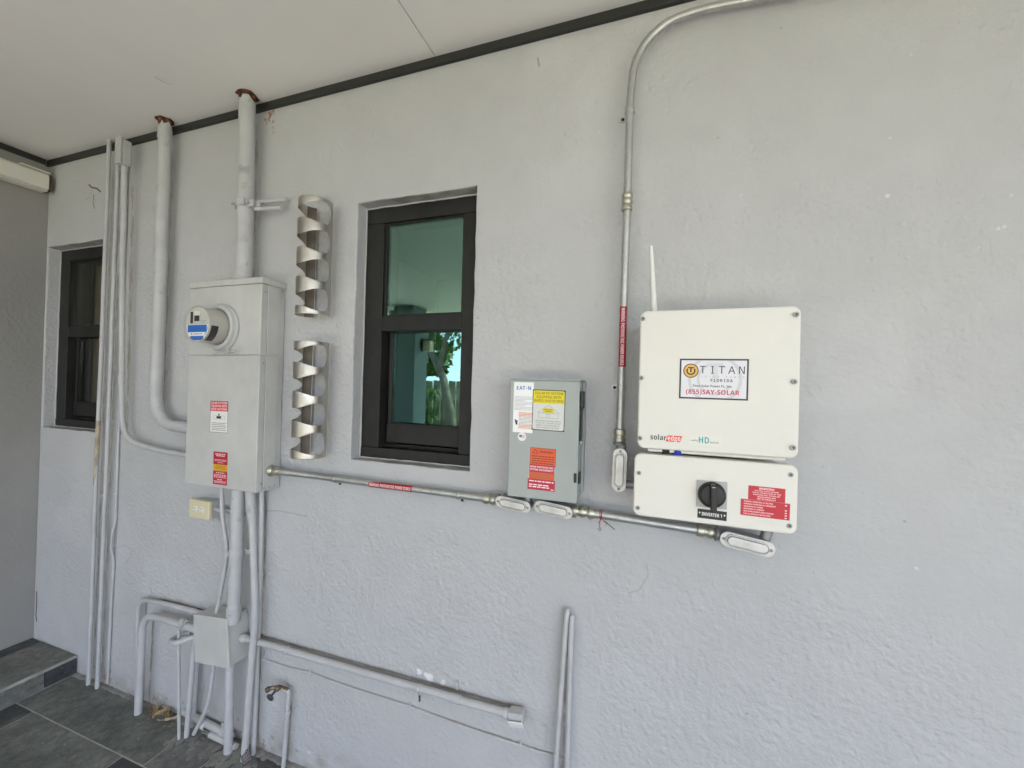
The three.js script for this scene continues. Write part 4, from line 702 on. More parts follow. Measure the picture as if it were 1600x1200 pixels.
{
  const r = 0.0132;
  const a = thing('galvanised_conduit', 'galvanised conduit running from the meter cabinet under the window to the grey switch box', 'conduit');
  part('pipe', pipe([[-1.49, 1.217, 0.053], [-1.43, 1.217, 0.053], [-1.30, 1.211, 0.030], [-1.0, 1.208, 0.030], [-0.51, 1.2035, 0.030]], r, 0.04, 18), M.galv, a);
  part('connector', [turned([[0, 0], [0.021, 0], [0.0235, 0.004], [0.0225, 0.010], [0.0185, 0.013], [0.0185, 0.020], [r, 0.021]], [-1.500, 1.217, 0.053], [1, 0, 0], 20), turned([[r, 0], [0.0165, 0], [0.0165, 0.024], [r, 0.026]], [-1.478, 1.217, 0.053], [1, 0, 0], 10)], M.zinc, a);
  part('connector', fitting([-0.545, 1.204, 0.032], [1, -0.01, 0.02], r), M.zinc, a);
  part('locknut', turned([[r, 0], [0.0205, 0], [0.0205, 0.006], [r, 0.006]], [-0.496, 1.2035, 0.033], [1, 0, 0], 10), M.castDark, a);
  clip(a, -1.184, 1.2095, 0.030, r, false, -1, M.galv, M.black, 'conduit_strap'); clip(a, -0.642, 1.2045, 0.030, r, false, -1, M.galv, M.black, 'conduit_strap');
  wrapLabel([-0.923, 1.207, 0.030], true, r + 0.0005, 0.19, a).geometry.rotateZ(0);
  const b = thing('galvanised_conduit', 'short galvanised conduit from the grey switch box to the inverter, red wire tied on', 'conduit');
  part('pipe', pipe([[-0.235, 1.2055, 0.048], [0.16, 1.192, 0.048]], r, 0.04, 18), M.galv, b);
  part('connector', fitting([-0.238, 1.2055, 0.048], [1, -0.03, 0], r * 0.98), M.zinc, b);
  part('coupling', turned([[r, 0], [0.0178, 0.001], [0.0188, 0.004], [0.0188, 0.013], [0.016, 0.016], [0.016, 0.022], [r, 0.023]], [-0.186, 1.2038, 0.048], [1, -0.03, 0], 12), M.zinc, b);
  part('connector', fitting([0.125, 1.1935, 0.048], [1, -0.05, 0], r), M.zinc, b);
  part('locknut', turned([[r, 0], [0.0205, 0], [0.0205, 0.006], [r, 0.006]], [0.172, 1.191, 0.049], [1, -0.1, 0], 10), M.castDark, b);
  const c = thing('galvanised_conduit', 'tall galvanised conduit bending across the top right, left of the inverter', 'conduit'), z = 0.040, rv = 0.0118;
  part('pipe', [sweep([...fillet([[-0.0975, 1.425, z], [-0.0945, 1.9, z], [-0.092, 2.17, z], [-0.0905, 2.46, z]], 0.03), ...fillet([[-0.0895, 2.495, z], [-0.083, 2.59, z], [-0.052, 2.655, z], [0.01, 2.703, z], [0.11, 2.714, z], [0.30, 2.700, z], [0.95, 2.66, z]], 0.06)], rv, 18)], M.galv, c);
  part('coupling', turned([[rv, 0], [0.0160, 0.001], [0.0168, 0.004], [0.0168, 0.014], [0.0140, 0.017], [0.0140, 0.023], [0.0165, 0.025], [0.0165, 0.034], [0.0140, 0.036], [0.0140, 0.040], [0.0168, 0.043], [0.0168, 0.052], [rv, 0.055]], [-0.0925, 2.142, z], [0.006, 1, 0], 14), M.zinc, c);
  part('coupling', turned([[rv, 0], [0.0138, 0.0006], [0.0138, 0.012], [rv, 0.0126]], [-0.0905, 2.457, z], [0, 1, 0], 16), M.galv, c);
  part('connector', fitting([-0.0975, 1.470, z + 0.004], [0, -1, 0], rv * 1.08), M.zinc, c);
  part('locknut', turned([[rv, 0], [0.0195, 0], [0.0195, 0.007], [rv, 0.007]], [-0.0975, 1.4215, z + 0.006], [0, 1, 0], 10), M.castDark, c);
  clip(c, -0.0905, 2.452, z - 0.003, rv, true, -1, M.galv, M.black, 'conduit_strap'); clip(c, -0.096, 1.597, z - 0.003, rv, true, -1, M.galv, M.black, 'conduit_strap');
  wrapLabel([-0.0953, 1.753, z], false, rv + 0.0005, 0.185, c);

  const hubX = (s, L) => turned([[0.012, 0], [0.0165, 0.001], [0.0165, 0.012], [0.012, 0.013]], [s * (L / 2 - 0.005), 0, -0.026], [s, 0, 0], 14);
  conduitBody('oval cast fitting under the left of the grey switch box', [-0.428, 1.2075, 0.074], 0.122, 0.038, -0.09, [hubX(-1, 0.122), rod([0.042, 0.01, -0.024], [0, 1, 0], 0.0125, 0.036)], M.castDark);
  conduitBody('oval cast fitting under the right of the grey switch box', [-0.2925, 1.207, 0.076], 0.124, 0.040, -0.10, [hubX(1, 0.124), rod([-0.040, 0.01, -0.026], [0, 1, 0], 0.0125, 0.034)], M.castDark);
  conduitBody('oval cast fitting under the lower right corner of the inverter', [0.247, 1.1805, 0.080], 0.134, 0.042, -0.14, [hubX(-1, 0.134), rod([0.044, 0.012, -0.026], [0.1, 1, 0], 0.0135, 0.055)], M.castDark);
  conduitBody('upright oval cast fitting at the foot of the tall conduit, left of the inverter', [-0.0935, 1.349, 0.072], 0.131, 0.042, Math.PI / 2 - 0.02, [hubX(1, 0.131), rod([-0.045, -0.012, -0.026], [0, -1, 0], 0.0125, 0.06)], M.castDark);
}

// ---------------------------------------------------------------- grey switch box
{
  const t = thing('disconnect_switch_box', 'grey green metal switch box with lever handle and yellow and orange safety stickers', 'switch box', [-0.325, 1.243, 0]);
  const L = (g) => g.translate(0.325, -1.243, 0), z = 0.105;
  part('cabinet', L(box(-0.432, -0.217, 1.246, 1.612, 0.002, 0.088, 0.002)), M.eqGrey, t);
  part('door', L(box(-0.4365, -0.2135, 1.2425, 1.6125, 0.0885, z, 0.003)), M.eqGrey, t);
  part('rain_hood', L(box(-0.4375, -0.2115, 1.613, 1.6185, 0.0, 0.098, 0.0015)), M.eqGrey, t);
  part('side_flange', L(box(-0.2165, -0.2085, 1.26, 1.61, 0.0, 0.030, 0.001)), M.eqGrey, t);
  const h = part('lever_handle', [L(box(-0.2130, -0.2015, 1.530, 1.583, 0.070, 0.100, 0.004, 3)), L(box(-0.2130, -0.2060, 1.43, 1.532, 0.078, 0.090, 0.002))], M.black, t);
  part('lever_plate', L(box(-0.2134, -0.2075, 1.42, 1.535, 0.050, 0.074, 0.001)), M.galv, h);
  part('latch', [L(box(-0.224, -0.2155, 1.306, 1.334, z + 0.0003, z + 0.004, 0.0015)), L(box(-0.2134, -0.208, 1.30, 1.335, 0.07, 0.095, 0.002))], M.black, t);
  for (const [s, y] of [['ON', 1.574], ['I', 1.561], ['OFF', 1.462], ['O', 1.448]]) { // faint embossed marks beside the handle
    const g = new TextGeometry(s, { font, size: 0.0052, depth: 0.0005, curveSegments: 3 }); g.center(); g.translate(-0.2285, y, z + 0.0003); part('embossed_mark', L(uvM(g)), M.eqGrey, t);
  }
  const e = print(0.0665, 0.159, 3400, (x, W, H) => {
    x.fillStyle = '#eeeeee'; x.fillRect(0, 0, W, H); x.font = `bold ${0.105 * H}px sans-serif`;
    fit(x, 'E', 0.19 * W, 0.115 * H, W, 0.10 * H, '#2c5f9c'); fit(x, 'A', 0.36 * W, 0.115 * H, W, 0.10 * H, '#2c5f9c'); fit(x, 'T', 0.51 * W, 0.115 * H, W, 0.10 * H, '#2c5f9c'); fit(x, '·', 0.645 * W, 0.115 * H, W, 0.12 * H, '#2c5f9c'); fit(x, 'N', 0.79 * W, 0.115 * H, W, 0.10 * H, '#2c5f9c');
    for (let i = 0; i < 11; i++) fine(x, 0.05 * W, (i % 4 === 3 ? 0.6 : 0.95) * W, H * (0.29 + 0.026 * i), 0.009 * H, '#9a9a9a');
    for (const y of [0.63, 0.88]) { x.fillStyle = '#f5dcd0'; x.fillRect(0.25 * W, (y - 0.045) * H, 0.72 * W, 0.10 * H); }
    for (let i = 0; i < 12; i++) fine(x, 0.3 * W, 0.95 * W, H * (0.61 + 0.027 * i), 0.011 * H, i % 5 < 2 ? '#b06a4a' : '#8c8c88');
    x.fillStyle = '#2e4a5e'; x.beginPath(); x.moveTo(0.08 * W, 0.74 * H); x.lineTo(0.25 * W, 0.77 * H); x.lineTo(0.2 * W, 0.84 * H); x.lineTo(0.12 * W, 0.82 * H); x.fill(); x.fillStyle = '#111'; x.fillRect(0.15 * W, 0.80 * H, 0.08 * W, 0.05 * H);
  });
  sticker('maker_label', 0.0655, 0.159, [-0.3905 + 0.325, 1.5265 - 1.243, z + 0.0007], e, t, -0.004, 'white maker label with blue lettering');
  const y = print(0.104, 0.127, 3000, (x, W, H) => {
    x.fillStyle = '#2a2a28'; x.fillRect(0, 0, W, H); const q = (X, Y, w, h, r, c) => { x.fillStyle = c; x.beginPath(); x.roundRect(X, Y, w, h, r); x.fill(); };
    q(0.022 * W, 0.02 * H, 0.956 * W, 0.96 * H, 0.05 * W, '#d2d3cf'); q(0.022 * W, 0.02 * H, 0.956 * W, 0.31 * H, 0.05 * W, '#dfcb22'); x.fillStyle = '#dfcb22'; x.fillRect(0.022 * W, 0.2 * H, 0.956 * W, 0.14 * H);
    ['SOLAR PV SYSTEM', 'EQUIPPED WITH', 'RAPID SHUTDOWN'].forEach((s, i) => fit(x, s, W / 2, H * (0.085 + 0.092 * i), (i === 1 ? 0.76 : 0.90) * W, 0.088 * H, '#4a4418', 'sans-serif', 'normal'));
    x.strokeStyle = '#8d8f8c'; x.lineWidth = 0.009 * W; x.beginPath(); x.moveTo(0.16 * W, 0.57 * H); x.lineTo(0.5 * W, 0.37 * H); x.lineTo(0.84 * W, 0.57 * H); x.stroke(); x.strokeRect(0.2 * W, 0.57 * H, 0.6 * W, 0.12 * H); x.strokeRect(0.45 * W, 0.60 * H, 0.08 * W, 0.09 * H);
    x.fillStyle = '#d8c62a'; x.fillRect(0.33 * W, 0.45 * H, 0.34 * W, 0.11 * H); fine(x, 0.36 * W, 0.64 * W, 0.485 * H, 0.016 * H, '#6c6213'); fine(x, 0.4 * W, 0.6 * W, 0.525 * H, 0.016 * H, '#6c6213');
    ['TURN RAPID SHUTDOWN SWITCH', 'TO THE "OFF" POSITION TO SHUT', 'DOWN PV SYSTEM AND REDUCE', 'SHOCK HAZARD IN THE ARRAY.'].forEach((s, i) => fit(x, s, W / 2, H * (0.765 + 0.055 * i), 0.88 * W, 0.042 * H, '#53544f', 'sans-serif', 'normal'));
  });
  sticker('shutdown_sticker', 0.104, 0.1265, [-0.3085 + 0.325, 1.5205 - 1.243, z + 0.0008], y, t, -0.012, 'yellow and grey rapid shutdown sticker');
  const fl = print(0.03, 0.03, 3000, (x, W, H) => { x.fillStyle = '#e6e4e2'; x.fillRect(0, 0, W, H); for (let i = 0; i < 6; i++) { x.fillStyle = i % 2 ? '#ece6e6' : '#c9848c'; x.fillRect(0.17 * W, (0.32 + 0.06 * i) * H, 0.66 * W, 0.06 * H); } x.fillStyle = '#3c3f58'; x.fillRect(0.17 * W, 0.32 * H, 0.3 * W, 0.2 * H); });
  const fc = new THREE.CircleGeometry(0.0137, 24); fc.translate(-0.392 + 0.325, 1.434 - 1.243, z + 0.0007); part('flag_sticker', fc, fl, t, 'round white sticker with a small flag');
  const o = print(0.082, 0.128, 3000, (x, W, H) => {
    x.fillStyle = '#a8b0ab'; x.fillRect(0, 0, W, H); x.fillStyle = '#d9572f'; x.fillRect(0.06 * W, 0, 0.94 * W, 0.42 * H); x.strokeStyle = '#5c2a18'; x.lineWidth = 3; x.strokeRect(0.06 * W, 0.006 * H, 0.93 * W, 0.42 * H);
    x.beginPath(); x.moveTo(0.15 * W, 0.13 * H); x.lineTo(0.25 * W, 0.04 * H); x.lineTo(0.35 * W, 0.13 * H); x.closePath(); x.lineWidth = 4; x.stroke(); left(x, 'WARNING', 0.4 * W, 0.09 * H, 0.5 * W, 0.07 * H, '#5e2815');
    for (let i = 0; i < 4; i++) fine(x, 0.13 * W, 0.93 * W, (0.20 + 0.055 * i) * H, 0.02 * H, '#6a2f17');
    x.fillStyle = '#b1223a'; x.fillRect(0.05 * W, 0.40 * H, 0.91 * W, 0.18 * H); ['MAIN PHOTOVOLTAIC', 'SYSTEM DISCONNECT'].forEach((s, i) => fit(x, s, 0.505 * W, (0.455 + 0.065 * i) * H, 0.86 * W, 0.058 * H, '#f3dfe0'));
    x.fillStyle = '#cf5630'; x.fillRect(0.05 * W, 0.58 * H, 0.92 * W, 0.17 * H); for (let i = 0; i < 4; i++) fine(x, 0.2 * W, 0.8 * W, (0.61 + 0.035 * i) * H, 0.013 * H, '#9a6a3c');
    x.fillStyle = '#b51f3d'; x.fillRect(0, 0.745 * H, W, 0.255 * H); for (const [yy, b] of [[0.795, 0.95], [0.88, 0.8], [0.93, 0.8]]) fine(x, 0.05 * W, b * W, yy * H, 0.028 * H, '#f3dfe0'); fine(x, 0.85 * W, 0.97 * W, 0.965 * H, 0.02 * H, '#f3dfe0');
  });
  sticker('warning_sticker', 0.0875, 0.131, [-0.3255 + 0.325, 1.337 - 1.243, z + 0.0007], o, t, -0.008, 'orange and red warning stickers');
}

// ---------------------------------------------------------------- inverter
const rrect = (w, h, r) => { const s = new THREE.Shape(), a = w / 2 - r, b = h / 2 - r; s.absarc(a, b, r, 0, Math.PI / 2); s.absarc(-a, b, r, Math.PI / 2, Math.PI); s.absarc(-a, -b, r, Math.PI, Math.PI * 1.5); s.absarc(a, -b, r, Math.PI * 1.5, Math.PI * 2); s.closePath(); return s; };
{
  const t = thing('solar_inverter', 'large cream white solar inverter with a black framed company plate and a stub antenna', 'inverter', [0.147, 1.62, 0]);
  const at = (g, x, y, z) => g.translate(x - 0.147, y - 1.62, z);
  const fl = (w, h, r, d, bv) => uvM(new THREE.ExtrudeGeometry(rrect(w, h, r), { depth: d, bevelEnabled: true, bevelThickness: bv, bevelSize: bv, bevelOffset: -bv, bevelSegments: 4, curveSegments: 8 }));
  part('front_cover', at(fl(0.372, 0.370, 0.019, 0.024, 0.005), 0.1455, 1.6195, 0.156), M.inverter, t);
  part('housing', at(box(-0.163, 0.163, -0.196, 0.172, 0, 0.1225, 0.006), 0.149, 1.6195, 0.030), M.inverter, t);
  part('bottom_lip', at(box(-0.163, 0.163, 0, 0.009, 0, 0.0135, 0.003), 0.149, 1.4235, 0.146), M.inverter, t);
  const fins = []; for (let k = 0; k < 22; k++) fins.push(at(box(-0.0018, 0.0018, -0.15, 0.16, 0, 0.026, 0), 0.005 + k * 0.0136, 1.6195, 0.003));
  part('cooling_fins', fins, M.castAl, t);
  for (const [x, y] of [[-0.0335, 1.783], [-0.034, 1.6235], [-0.034, 1.4615], [0.3195, 1.783], [0.3185, 1.6205], [0.319, 1.4615]]) {
    const s = part('cover_screw', at(turned([[0, 0.001], [0.0036, 0.001], [0.0042, 0.002], [0.0056, 0.0016], [0.0062, 0]], 0 ? 0 : [0, 0, 0], [0, 0, 1], 16), x, y, 0.1901), M.screw, t);
    part('screw_recess', at(turned([[0, 0.0014], [0.0026, 0.0014], [0.0026, 0.001]], [0, 0, 0], [0, 0, 1], 6), x, y, 0.1902), M.black, s);
  }
  const an = part('antenna', at(turned([[0, 0.196], [0.0042, 0.1955], [0.0052, 0.192], [0.0062, 0.16], [0.0085, 0.012], [0.0085, 0]], [-0.0045, 1.808, 0.115], [-0.072, 1, 0], 16), 0.147 * 0, 0, 0), M.white, t);
  part('antenna_base', at(turned([[0.0065, 0], [0.011, 0], [0.011, 0.005], [0.0075, 0.007], [0.0075, 0.010]], [-0.004, 1.7925, 0.115], [0, 1, 0], 12), 0, 0, 0), M.castDark, t);
  part('port', at(box(-0.0095, 0.0095, -0.006, 0.006, 0, 0.012, 0.001), 0.033, 1.4275, 0.1482), M.rubber, t);
  part('round_button', at(turned([[0.010, 0], [0.010, 0.012], [0.009, 0.014], [0, 0.014]], [0, 0, 0], [0, -0.4, 1], 16), 0.063, 1.4275, 0.1495), M.blue, t, 'dark blue button');
  const ti = print(0.160, 0.104, 3600, (x, W, H) => {
    x.fillStyle = '#2b2726'; x.fillRect(0, 0, W, H); x.fillStyle = '#dcdade'; x.fillRect(0.025 * W, 0.038 * H, 0.95 * W, 0.924 * H);
    x.save(); x.beginPath(); x.rect(0.025 * W, 0.038 * H, 0.95 * W, 0.924 * H); x.clip(); x.strokeStyle = '#c9c8cb'; x.lineWidth = 0.05 * W; x.beginPath(); x.arc(0.52 * W, 0.5 * H, 0.37 * W, 0, 7); x.stroke(); x.lineWidth = 0.04 * W; x.beginPath(); x.arc(0.52 * W, 0.5 * H, 0.24 * W, 0.4, 5.4); x.stroke(); x.fillStyle = '#cfced1'; x.fillRect(0.40 * W, 0.1 * H, 0.24 * W, 0.1 * H); x.fillRect(0.48 * W, 0.1 * H, 0.09 * W, 0.5 * H); x.restore();
    const cx = 0.17 * W, cy = 0.3 * H; x.fillStyle = '#2a2019'; x.beginPath(); x.arc(cx, cy, 0.115 * W, 0, 7); x.fill(); x.fillStyle = '#d9a441'; x.beginPath(); x.arc(cx, cy, 0.102 * W, 0, 7); x.fill(); x.fillStyle = '#e0b45a'; x.beginPath(); x.arc(cx, cy, 0.08 * W, 0, 7); x.fill();
    x.strokeStyle = '#33230f'; x.lineWidth = 0.022 * W; x.beginPath(); x.arc(cx, cy, 0.058 * W, -0.6, 3.75); x.stroke(); x.fillStyle = '#33230f'; x.fillRect(cx - 0.045 * W, cy - 0.06 * W, 0.09 * W, 0.02 * W); x.fillRect(cx - 0.011 * W, cy - 0.06 * W, 0.022 * W, 0.085 * W);
    'TITAN'.split('').forEach((s, i) => fit(x, s, W * (0.345 + 0.1425 * i - (i > 1 ? 0.01 : 0)), 0.275 * H, 0.11 * W, 0.26 * H, '#2c2a33', 'sans-serif', 'normal'));
    'SOLAR POWER'.split('').forEach((s, i) => fit(x, s, W * (0.335 + 0.0595 * i), 0.44 * H, 0.04 * W, 0.062 * H, '#c58f86', 'sans-serif', 'normal'));
    'FLORIDA'.split('').forEach((s, i) => fit(x, s, W * (0.475 + 0.0475 * i), 0.53 * H, 0.044 * W, 0.095 * H, '#2b292c'));
    fit(x, 'Titan Solar Power FL, Inc.', 0.49 * W, 0.675 * H, 0.58 * W, 0.075 * H, '#3b393c'); fit(x, '(855)SAY-SOLAR', 0.49 * W, 0.82 * H, 0.88 * W, 0.16 * H, '#bf2f45');
  });
  sticker('company_plate', 0.160, 0.104, [0.1415 - 0.147, 1.6235 - 1.62, 0.1858], ti, t, -0.004, 'black framed company plate');
  const cream = '#dcd9d0';
  const se = print(0.084, 0.020, 5200, (x, W, H) => { x.fillStyle = '#dedbd3'; x.fillRect(0, 0, W, H); left(x, 'solar', 0.02 * W, 0.46 * H, 0.5 * W, 0.98 * H, '#2b2b2b'); x.fillStyle = '#d8372f'; x.beginPath(); x.moveTo(0.55 * W, 0.10 * H); x.lineTo(0.99 * W, 0.10 * H); x.lineTo(0.93 * W, 0.92 * H); x.lineTo(0.50 * W, 0.92 * H); x.fill(); left(x, 'edge', 0.545 * W, 0.44 * H, 0.4 * W, 0.96 * H, '#f2dcd8'); });
  sticker('maker_logo', 0.082, 0.0195, [0.0315 - 0.147, 1.4655 - 1.62, 0.1857], se, t, -0.01, 'black and red maker logo');
  const hd = print(0.078, 0.028, 4600, (x, W, H) => { x.fillStyle = '#e0ded6'; x.fillRect(0, 0, W, H); fit(x, 'HD', 0.45 * W, 0.47 * H, 0.34 * W, 0.84 * H, '#2f9f9b'); left(x, 'wave', 0.62 * W, 0.62 * H, 0.32 * W, 0.34 * H, '#7c7c78', 'normal'); x.strokeStyle = '#3a7f86'; x.lineWidth = 0.05 * H; x.beginPath(); for (let i = 0; i <= 30; i++) { const s = i / 30, yy = H * (0.58 - 0.04 * s - 0.10 * Math.sin(s * 14) * s); x[i ? 'lineTo' : 'moveTo'](W * (0.05 + 0.24 * s), yy); } x.stroke(); });
  sticker('maker_logo', 0.078, 0.027, [0.127 - 0.147, 1.4655 - 1.62, 0.1857], hd, t, -0.01, 'teal HD logo');
}
{
  const t = thing('inverter_switch_unit', 'cream white switch unit with black rotary knob below the inverter', 'switch unit', [0.143, 1.335, 0]);
  const at = (g, x, y, z) => g.translate(x - 0.143, y - 1.335, z), Z = 0.180;
  part('front_cover', at(uvM(new THREE.ExtrudeGeometry(rrect(0.381, 0.1685, 0.019), { depth: 0.022, bevelEnabled: true, bevelThickness: 0.005, bevelSize: 0.005, bevelOffset: -0.005, bevelSegments: 4, curveSegments: 8 }).rotateZ(-0.004)), 0.143, 1.3345, 0.153), M.inverter, t);
  part('housing', at(box(-0.170, 0.170, -0.072, 0.074, 0, 0.114, 0.006), 0.146, 1.3345, 0.032), M.inverter, t);
  for (const [x, y] of [[-0.0345, 1.3665], [-0.0355, 1.272], [0.3175, 1.3945], [0.317, 1.2705]]) {
    const s = part('cover_screw', at(turned([[0, 0.001], [0.0036, 0.001], [0.0042, 0.002], [0.0056, 0.0016], [0.0062, 0]], [0, 0, 0], [0, 0, 1], 16), x, y, Z + 0.0001), M.screw, t);
    part('screw_recess', at(turned([[0, 0.0014], [0.0026, 0.0014], [0.0026, 0.001]], [0, 0, 0], [0, 0, 1], 6), x, y, Z + 0.0002), M.black, s);
  }
  const kx = 0.1445, ky = 1.3285;
  part('switch_plate', at(box(-0.0355, 0.0355, -0.0345, 0.0345, 0, 0.004, 0.002), kx, ky, Z + 0.0003), S({ color: C(0.42, 0.42, 0.41), roughness: 0.5 }), t);
  const k = part('rotary_knob', at(turned([[0, 0.016], [0.024, 0.016], [0.029, 0.014], [0.0325, 0.006], [0.033, 0]], [0, 0, 0], [0, 0, 1], 40), kx, ky, Z + 0.0045), M.black, t);
  part('knob_grip', at(uvM(new THREE.ExtrudeGeometry(stadium(0.070, 0.0135), { depth: 0.018, bevelEnabled: true, bevelThickness: 0.003, bevelSize: 0.003, bevelOffset: -0.003, bevelSegments: 3 }).rotateZ(Math.PI / 2 + 0.04)), kx + 0.001, ky - 0.004, Z + 0.016), M.black, k);
  part('knob_mark', at(box(-0.004, 0.004, -0.0012, 0.0012, 0, 0.0006, 0), kx, ky + 0.0255, Z + 0.0371 - 0.0005), M.screw, k);
  const em = new TextGeometry('ON', { font, size: 0.0085, depth: 0.0006, curveSegments: 4 }); em.center(); part('embossed_mark', at(uvM(em), kx, 1.3735, Z + 0.0004), M.inverter, t);
  const em2 = new TextGeometry('solaredge', { font, size: 0.0085, depth: 0.0005, curveSegments: 4 }); em2.center(); part('embossed_mark', at(uvM(em2), 0.273, 1.2735, Z + 0.0004), M.inverter, t);
  sticker('name_label', 0.068, 0.0235, [0.1465 - 0.143, 1.2765 - 1.335, Z + 0.0007], print(0.068, 0.0235, 4800, (x, W, H) => { x.fillStyle = '#1c1c1c'; x.fillRect(0, 0, W, H); fit(x, '* INVERTER 1 *', W / 2, 0.52 * H, 0.92 * W, 0.5 * H, '#ececea'); }), t, -0.012, 'black label with white lettering');
  const wa = print(0.0795, 0.0345, 4200, (x, W, H) => { x.fillStyle = '#bd1e31'; x.fillRect(0, 0, W, H); fit(x, 'WARNING', W / 2, 0.15 * H, 0.5 * W, 0.2 * H, '#f4e3e3'); ['ELECTRIC SHOCK HAZARD', 'THE DC CONDUCTORS OF THIS', 'PHOTOVOLTAIC SYSTEM ARE', 'UNGROUNDED AND', 'MAY BE ENERGIZED'].forEach((s, i) => fit(x, s, W / 2, (0.32 + 0.145 * i) * H, [0.8, 0.86, 0.84, 0.56, 0.6][i] * W, 0.125 * H, '#f1d6d8')); });
  sticker('warning_sticker', 0.0795, 0.0345, [0.2672 - 0.143, 1.3425 - 1.335, Z + 0.0007], wa, t, -0.012, 'upper red warning sticker');
  const wb = print(0.106, 0.0405, 4200, (x, W, H) => { x.fillStyle = '#bd1e31'; x.fillRect(0, 0, W, H); ['NOMINAL OPERATING AC VOLTAGE', 'NOMINAL OPERATING AC FREQUENCY', 'MAXIMUM AC POWER', 'MAXIMUM AC CURRENT', 'MAX OVERCURRENT DEVICE RATING', 'FOR AC MODULE PROTECTION'].forEach((s, i) => { left(x, s, 0.06 * W, (0.12 + 0.152 * i) * H, [0.6, 0.66, 0.4, 0.43, 0.62, 0.56][i] * W, 0.125 * H, '#f1d6d8'); if (i % 2 === 0 || i > 2) fine(x, 0.90 * W, 0.94 * W, (0.14 + 0.152 * i) * H, 0.07 * H, '#f1d6d8'); }); });
  sticker('warning_sticker', 0.106, 0.0405, [0.2642 - 0.143, 1.3045 - 1.335, Z + 0.0009], wb, t, -0.012, 'lower red warning sticker');
  for (const [x, r] of [[0.005, 0.011], [0.062, 0.016]]) part('cable_gland', at(turned([[0, 0], [r * 0.8, 0], [r, 0.004], [r, 0.018], [r * 0.8, 0.02]], [0, 0, 0], [0, 1, 0], 12), x, 1.248, 0.100), M.rubber, t);
}
{
  const w = thing('wire_tag', 'red wire tied round the conduit with a small ring hanging from it', 'wire', [-0.146, 1.2, 0.05]);
  const hel = []; for (let k = 0; k <= 34; k++) { const a = k / 34 * 4 * Math.PI; hel.push(V(-0.004 + 0.010 * k / 34, 0.0026 + 0.0152 * Math.cos(a), -0.002 + 0.0152 * Math.sin(a))); }
  part('wire', [sweep(hel, 0.0011, 6), sweep([V(0.0, -0.010, 0.010), V(-0.006, -0.018, 0.012), V(-0.003, -0.025, 0.012), V(-0.0025, -0.032, 0.012)], 0.0011, 6), sweep([V(0.003, 0.016, 0.010), V(0.001, 0.0, 0.0148), V(-0.003, -0.02, 0.012)], 0.0011, 6), sweep([V(0.004, -0.010, 0.010), V(0.02, -0.02, 0.012), V(0.012, -0.027, 0.010)], 0.0008, 6)], M.red, w);
  part('wire_end', sweep([V(0.008, -0.012, 0.006), V(0.022, -0.020, 0.009), V(0.042, -0.034, 0.010)], 0.0013, 6), M.black, w);
  part('ring', uvM(new THREE.TorusGeometry(0.0042, 0.0017, 8, 20).translate(-0.0025, -0.038, 0.012)), M.castDark, w);
}

// ---------------------------------------------------------------- strip light and debris
{
  const t = thing('strip_light', 'long cream strip light under the ceiling on the left wall, its end rusty', 'strip light', [-3.27, 2.67, 0.8]);
  part('housing', box(-0.039, 0.028, -0.044, 0.046, -0.775, 1.2, 0.006, 3), M.lampCream, t);
  part('diffuser', [box(0.0285, 0.050, -0.048, 0.036, -0.770, 1.2, 0.0105, 5), box(-0.03, 0.030, -0.054, -0.0445, -0.770, 1.2, 0.0045, 3)], M.lampCream, t);
  part('end_cap', box(-0.039, 0.045, -0.050, 0.040, -0.779, -0.7755, 0.0015), S({ map: dirtMap([0.14, 0.09, 0.06], 0.9, 811, 0.06), roughness: 0.7 }), t, 'rusty end');
  part('bracket', box(0.0, 0.036, 0.0465, 0.055, -0.778, -0.66, 0.002), M.lampCream, t);
}
{
  const t = thing('dry_leaf', 'curled tan dry leaf litter on the floor at the foot of the bent pipes', 'leaf', [-2.14, 0.004, 0.05]);
  for (let k = 0; k < 9; k++) {
    const w = rr(0.025, 0.05), h = rr(0.009, 0.017), g = new THREE.PlaneGeometry(w * 2, h * 2, 14, 6), p = g.attributes.position, c = rr(0.8, 2.2), tw = rr(-1.2, 1.2), ph = rr(0, 6);
    for (let i = 0; i < p.count; i++) {
      const x = p.getX(i) / w, y = p.getY(i) / h, s = Math.max(0.04, Math.pow(Math.max(0, 1 - x * x), 0.7)) * (1 + 0.12 * Math.sin(x * 23 + ph)), yy = y * h * s, curl = c * yy / h * 0.9, z = 0.012 * x * x * c * 0.6 + h * (1 - Math.cos(curl)) * 0.8 + 0.0022 * Math.sin(x * 9 + y * 4 + ph) + rr(-0.0005, 0.0005), t = tw * x;
      p.setXYZ(i, x * w, Math.cos(t) * h * Math.sin(curl) * 0.8 * s - Math.sin(t) * z, Math.sin(t) * h * Math.sin(curl) * 0.8 * s + Math.cos(t) * z);
    }
    g.rotateX(-Math.PI / 2 + rr(-0.6, 0.6)); g.rotateY(rr(0, 6.28)); g.translate(rr(-0.06, 0.06), 0.008 + rr(0, 0.020), rr(-0.025, 0.03)); g.computeVertexNormals();
    part('leaf_blade', g, M.leafDry[k % 3], t);
  }
  const g = []; for (let k = 0; k < 90; k++) { const s = new THREE.IcosahedronGeometry(rr(0.0012, 0.004), 0); s.scale(1.4, 0.5, 1); s.rotateY(rnd() * 3); s.translate(rr(-2.85, -1.2), 0.001, 0.02 + rnd() * rnd() * 0.45); g.push(uvM(s)); }
  const m = part('floor_debris', g, M.mortar, scene); m.userData = { kind: 'stuff', label: 'scattered crumbs of mortar and paint on the slate floor', category: 'debris' };
}

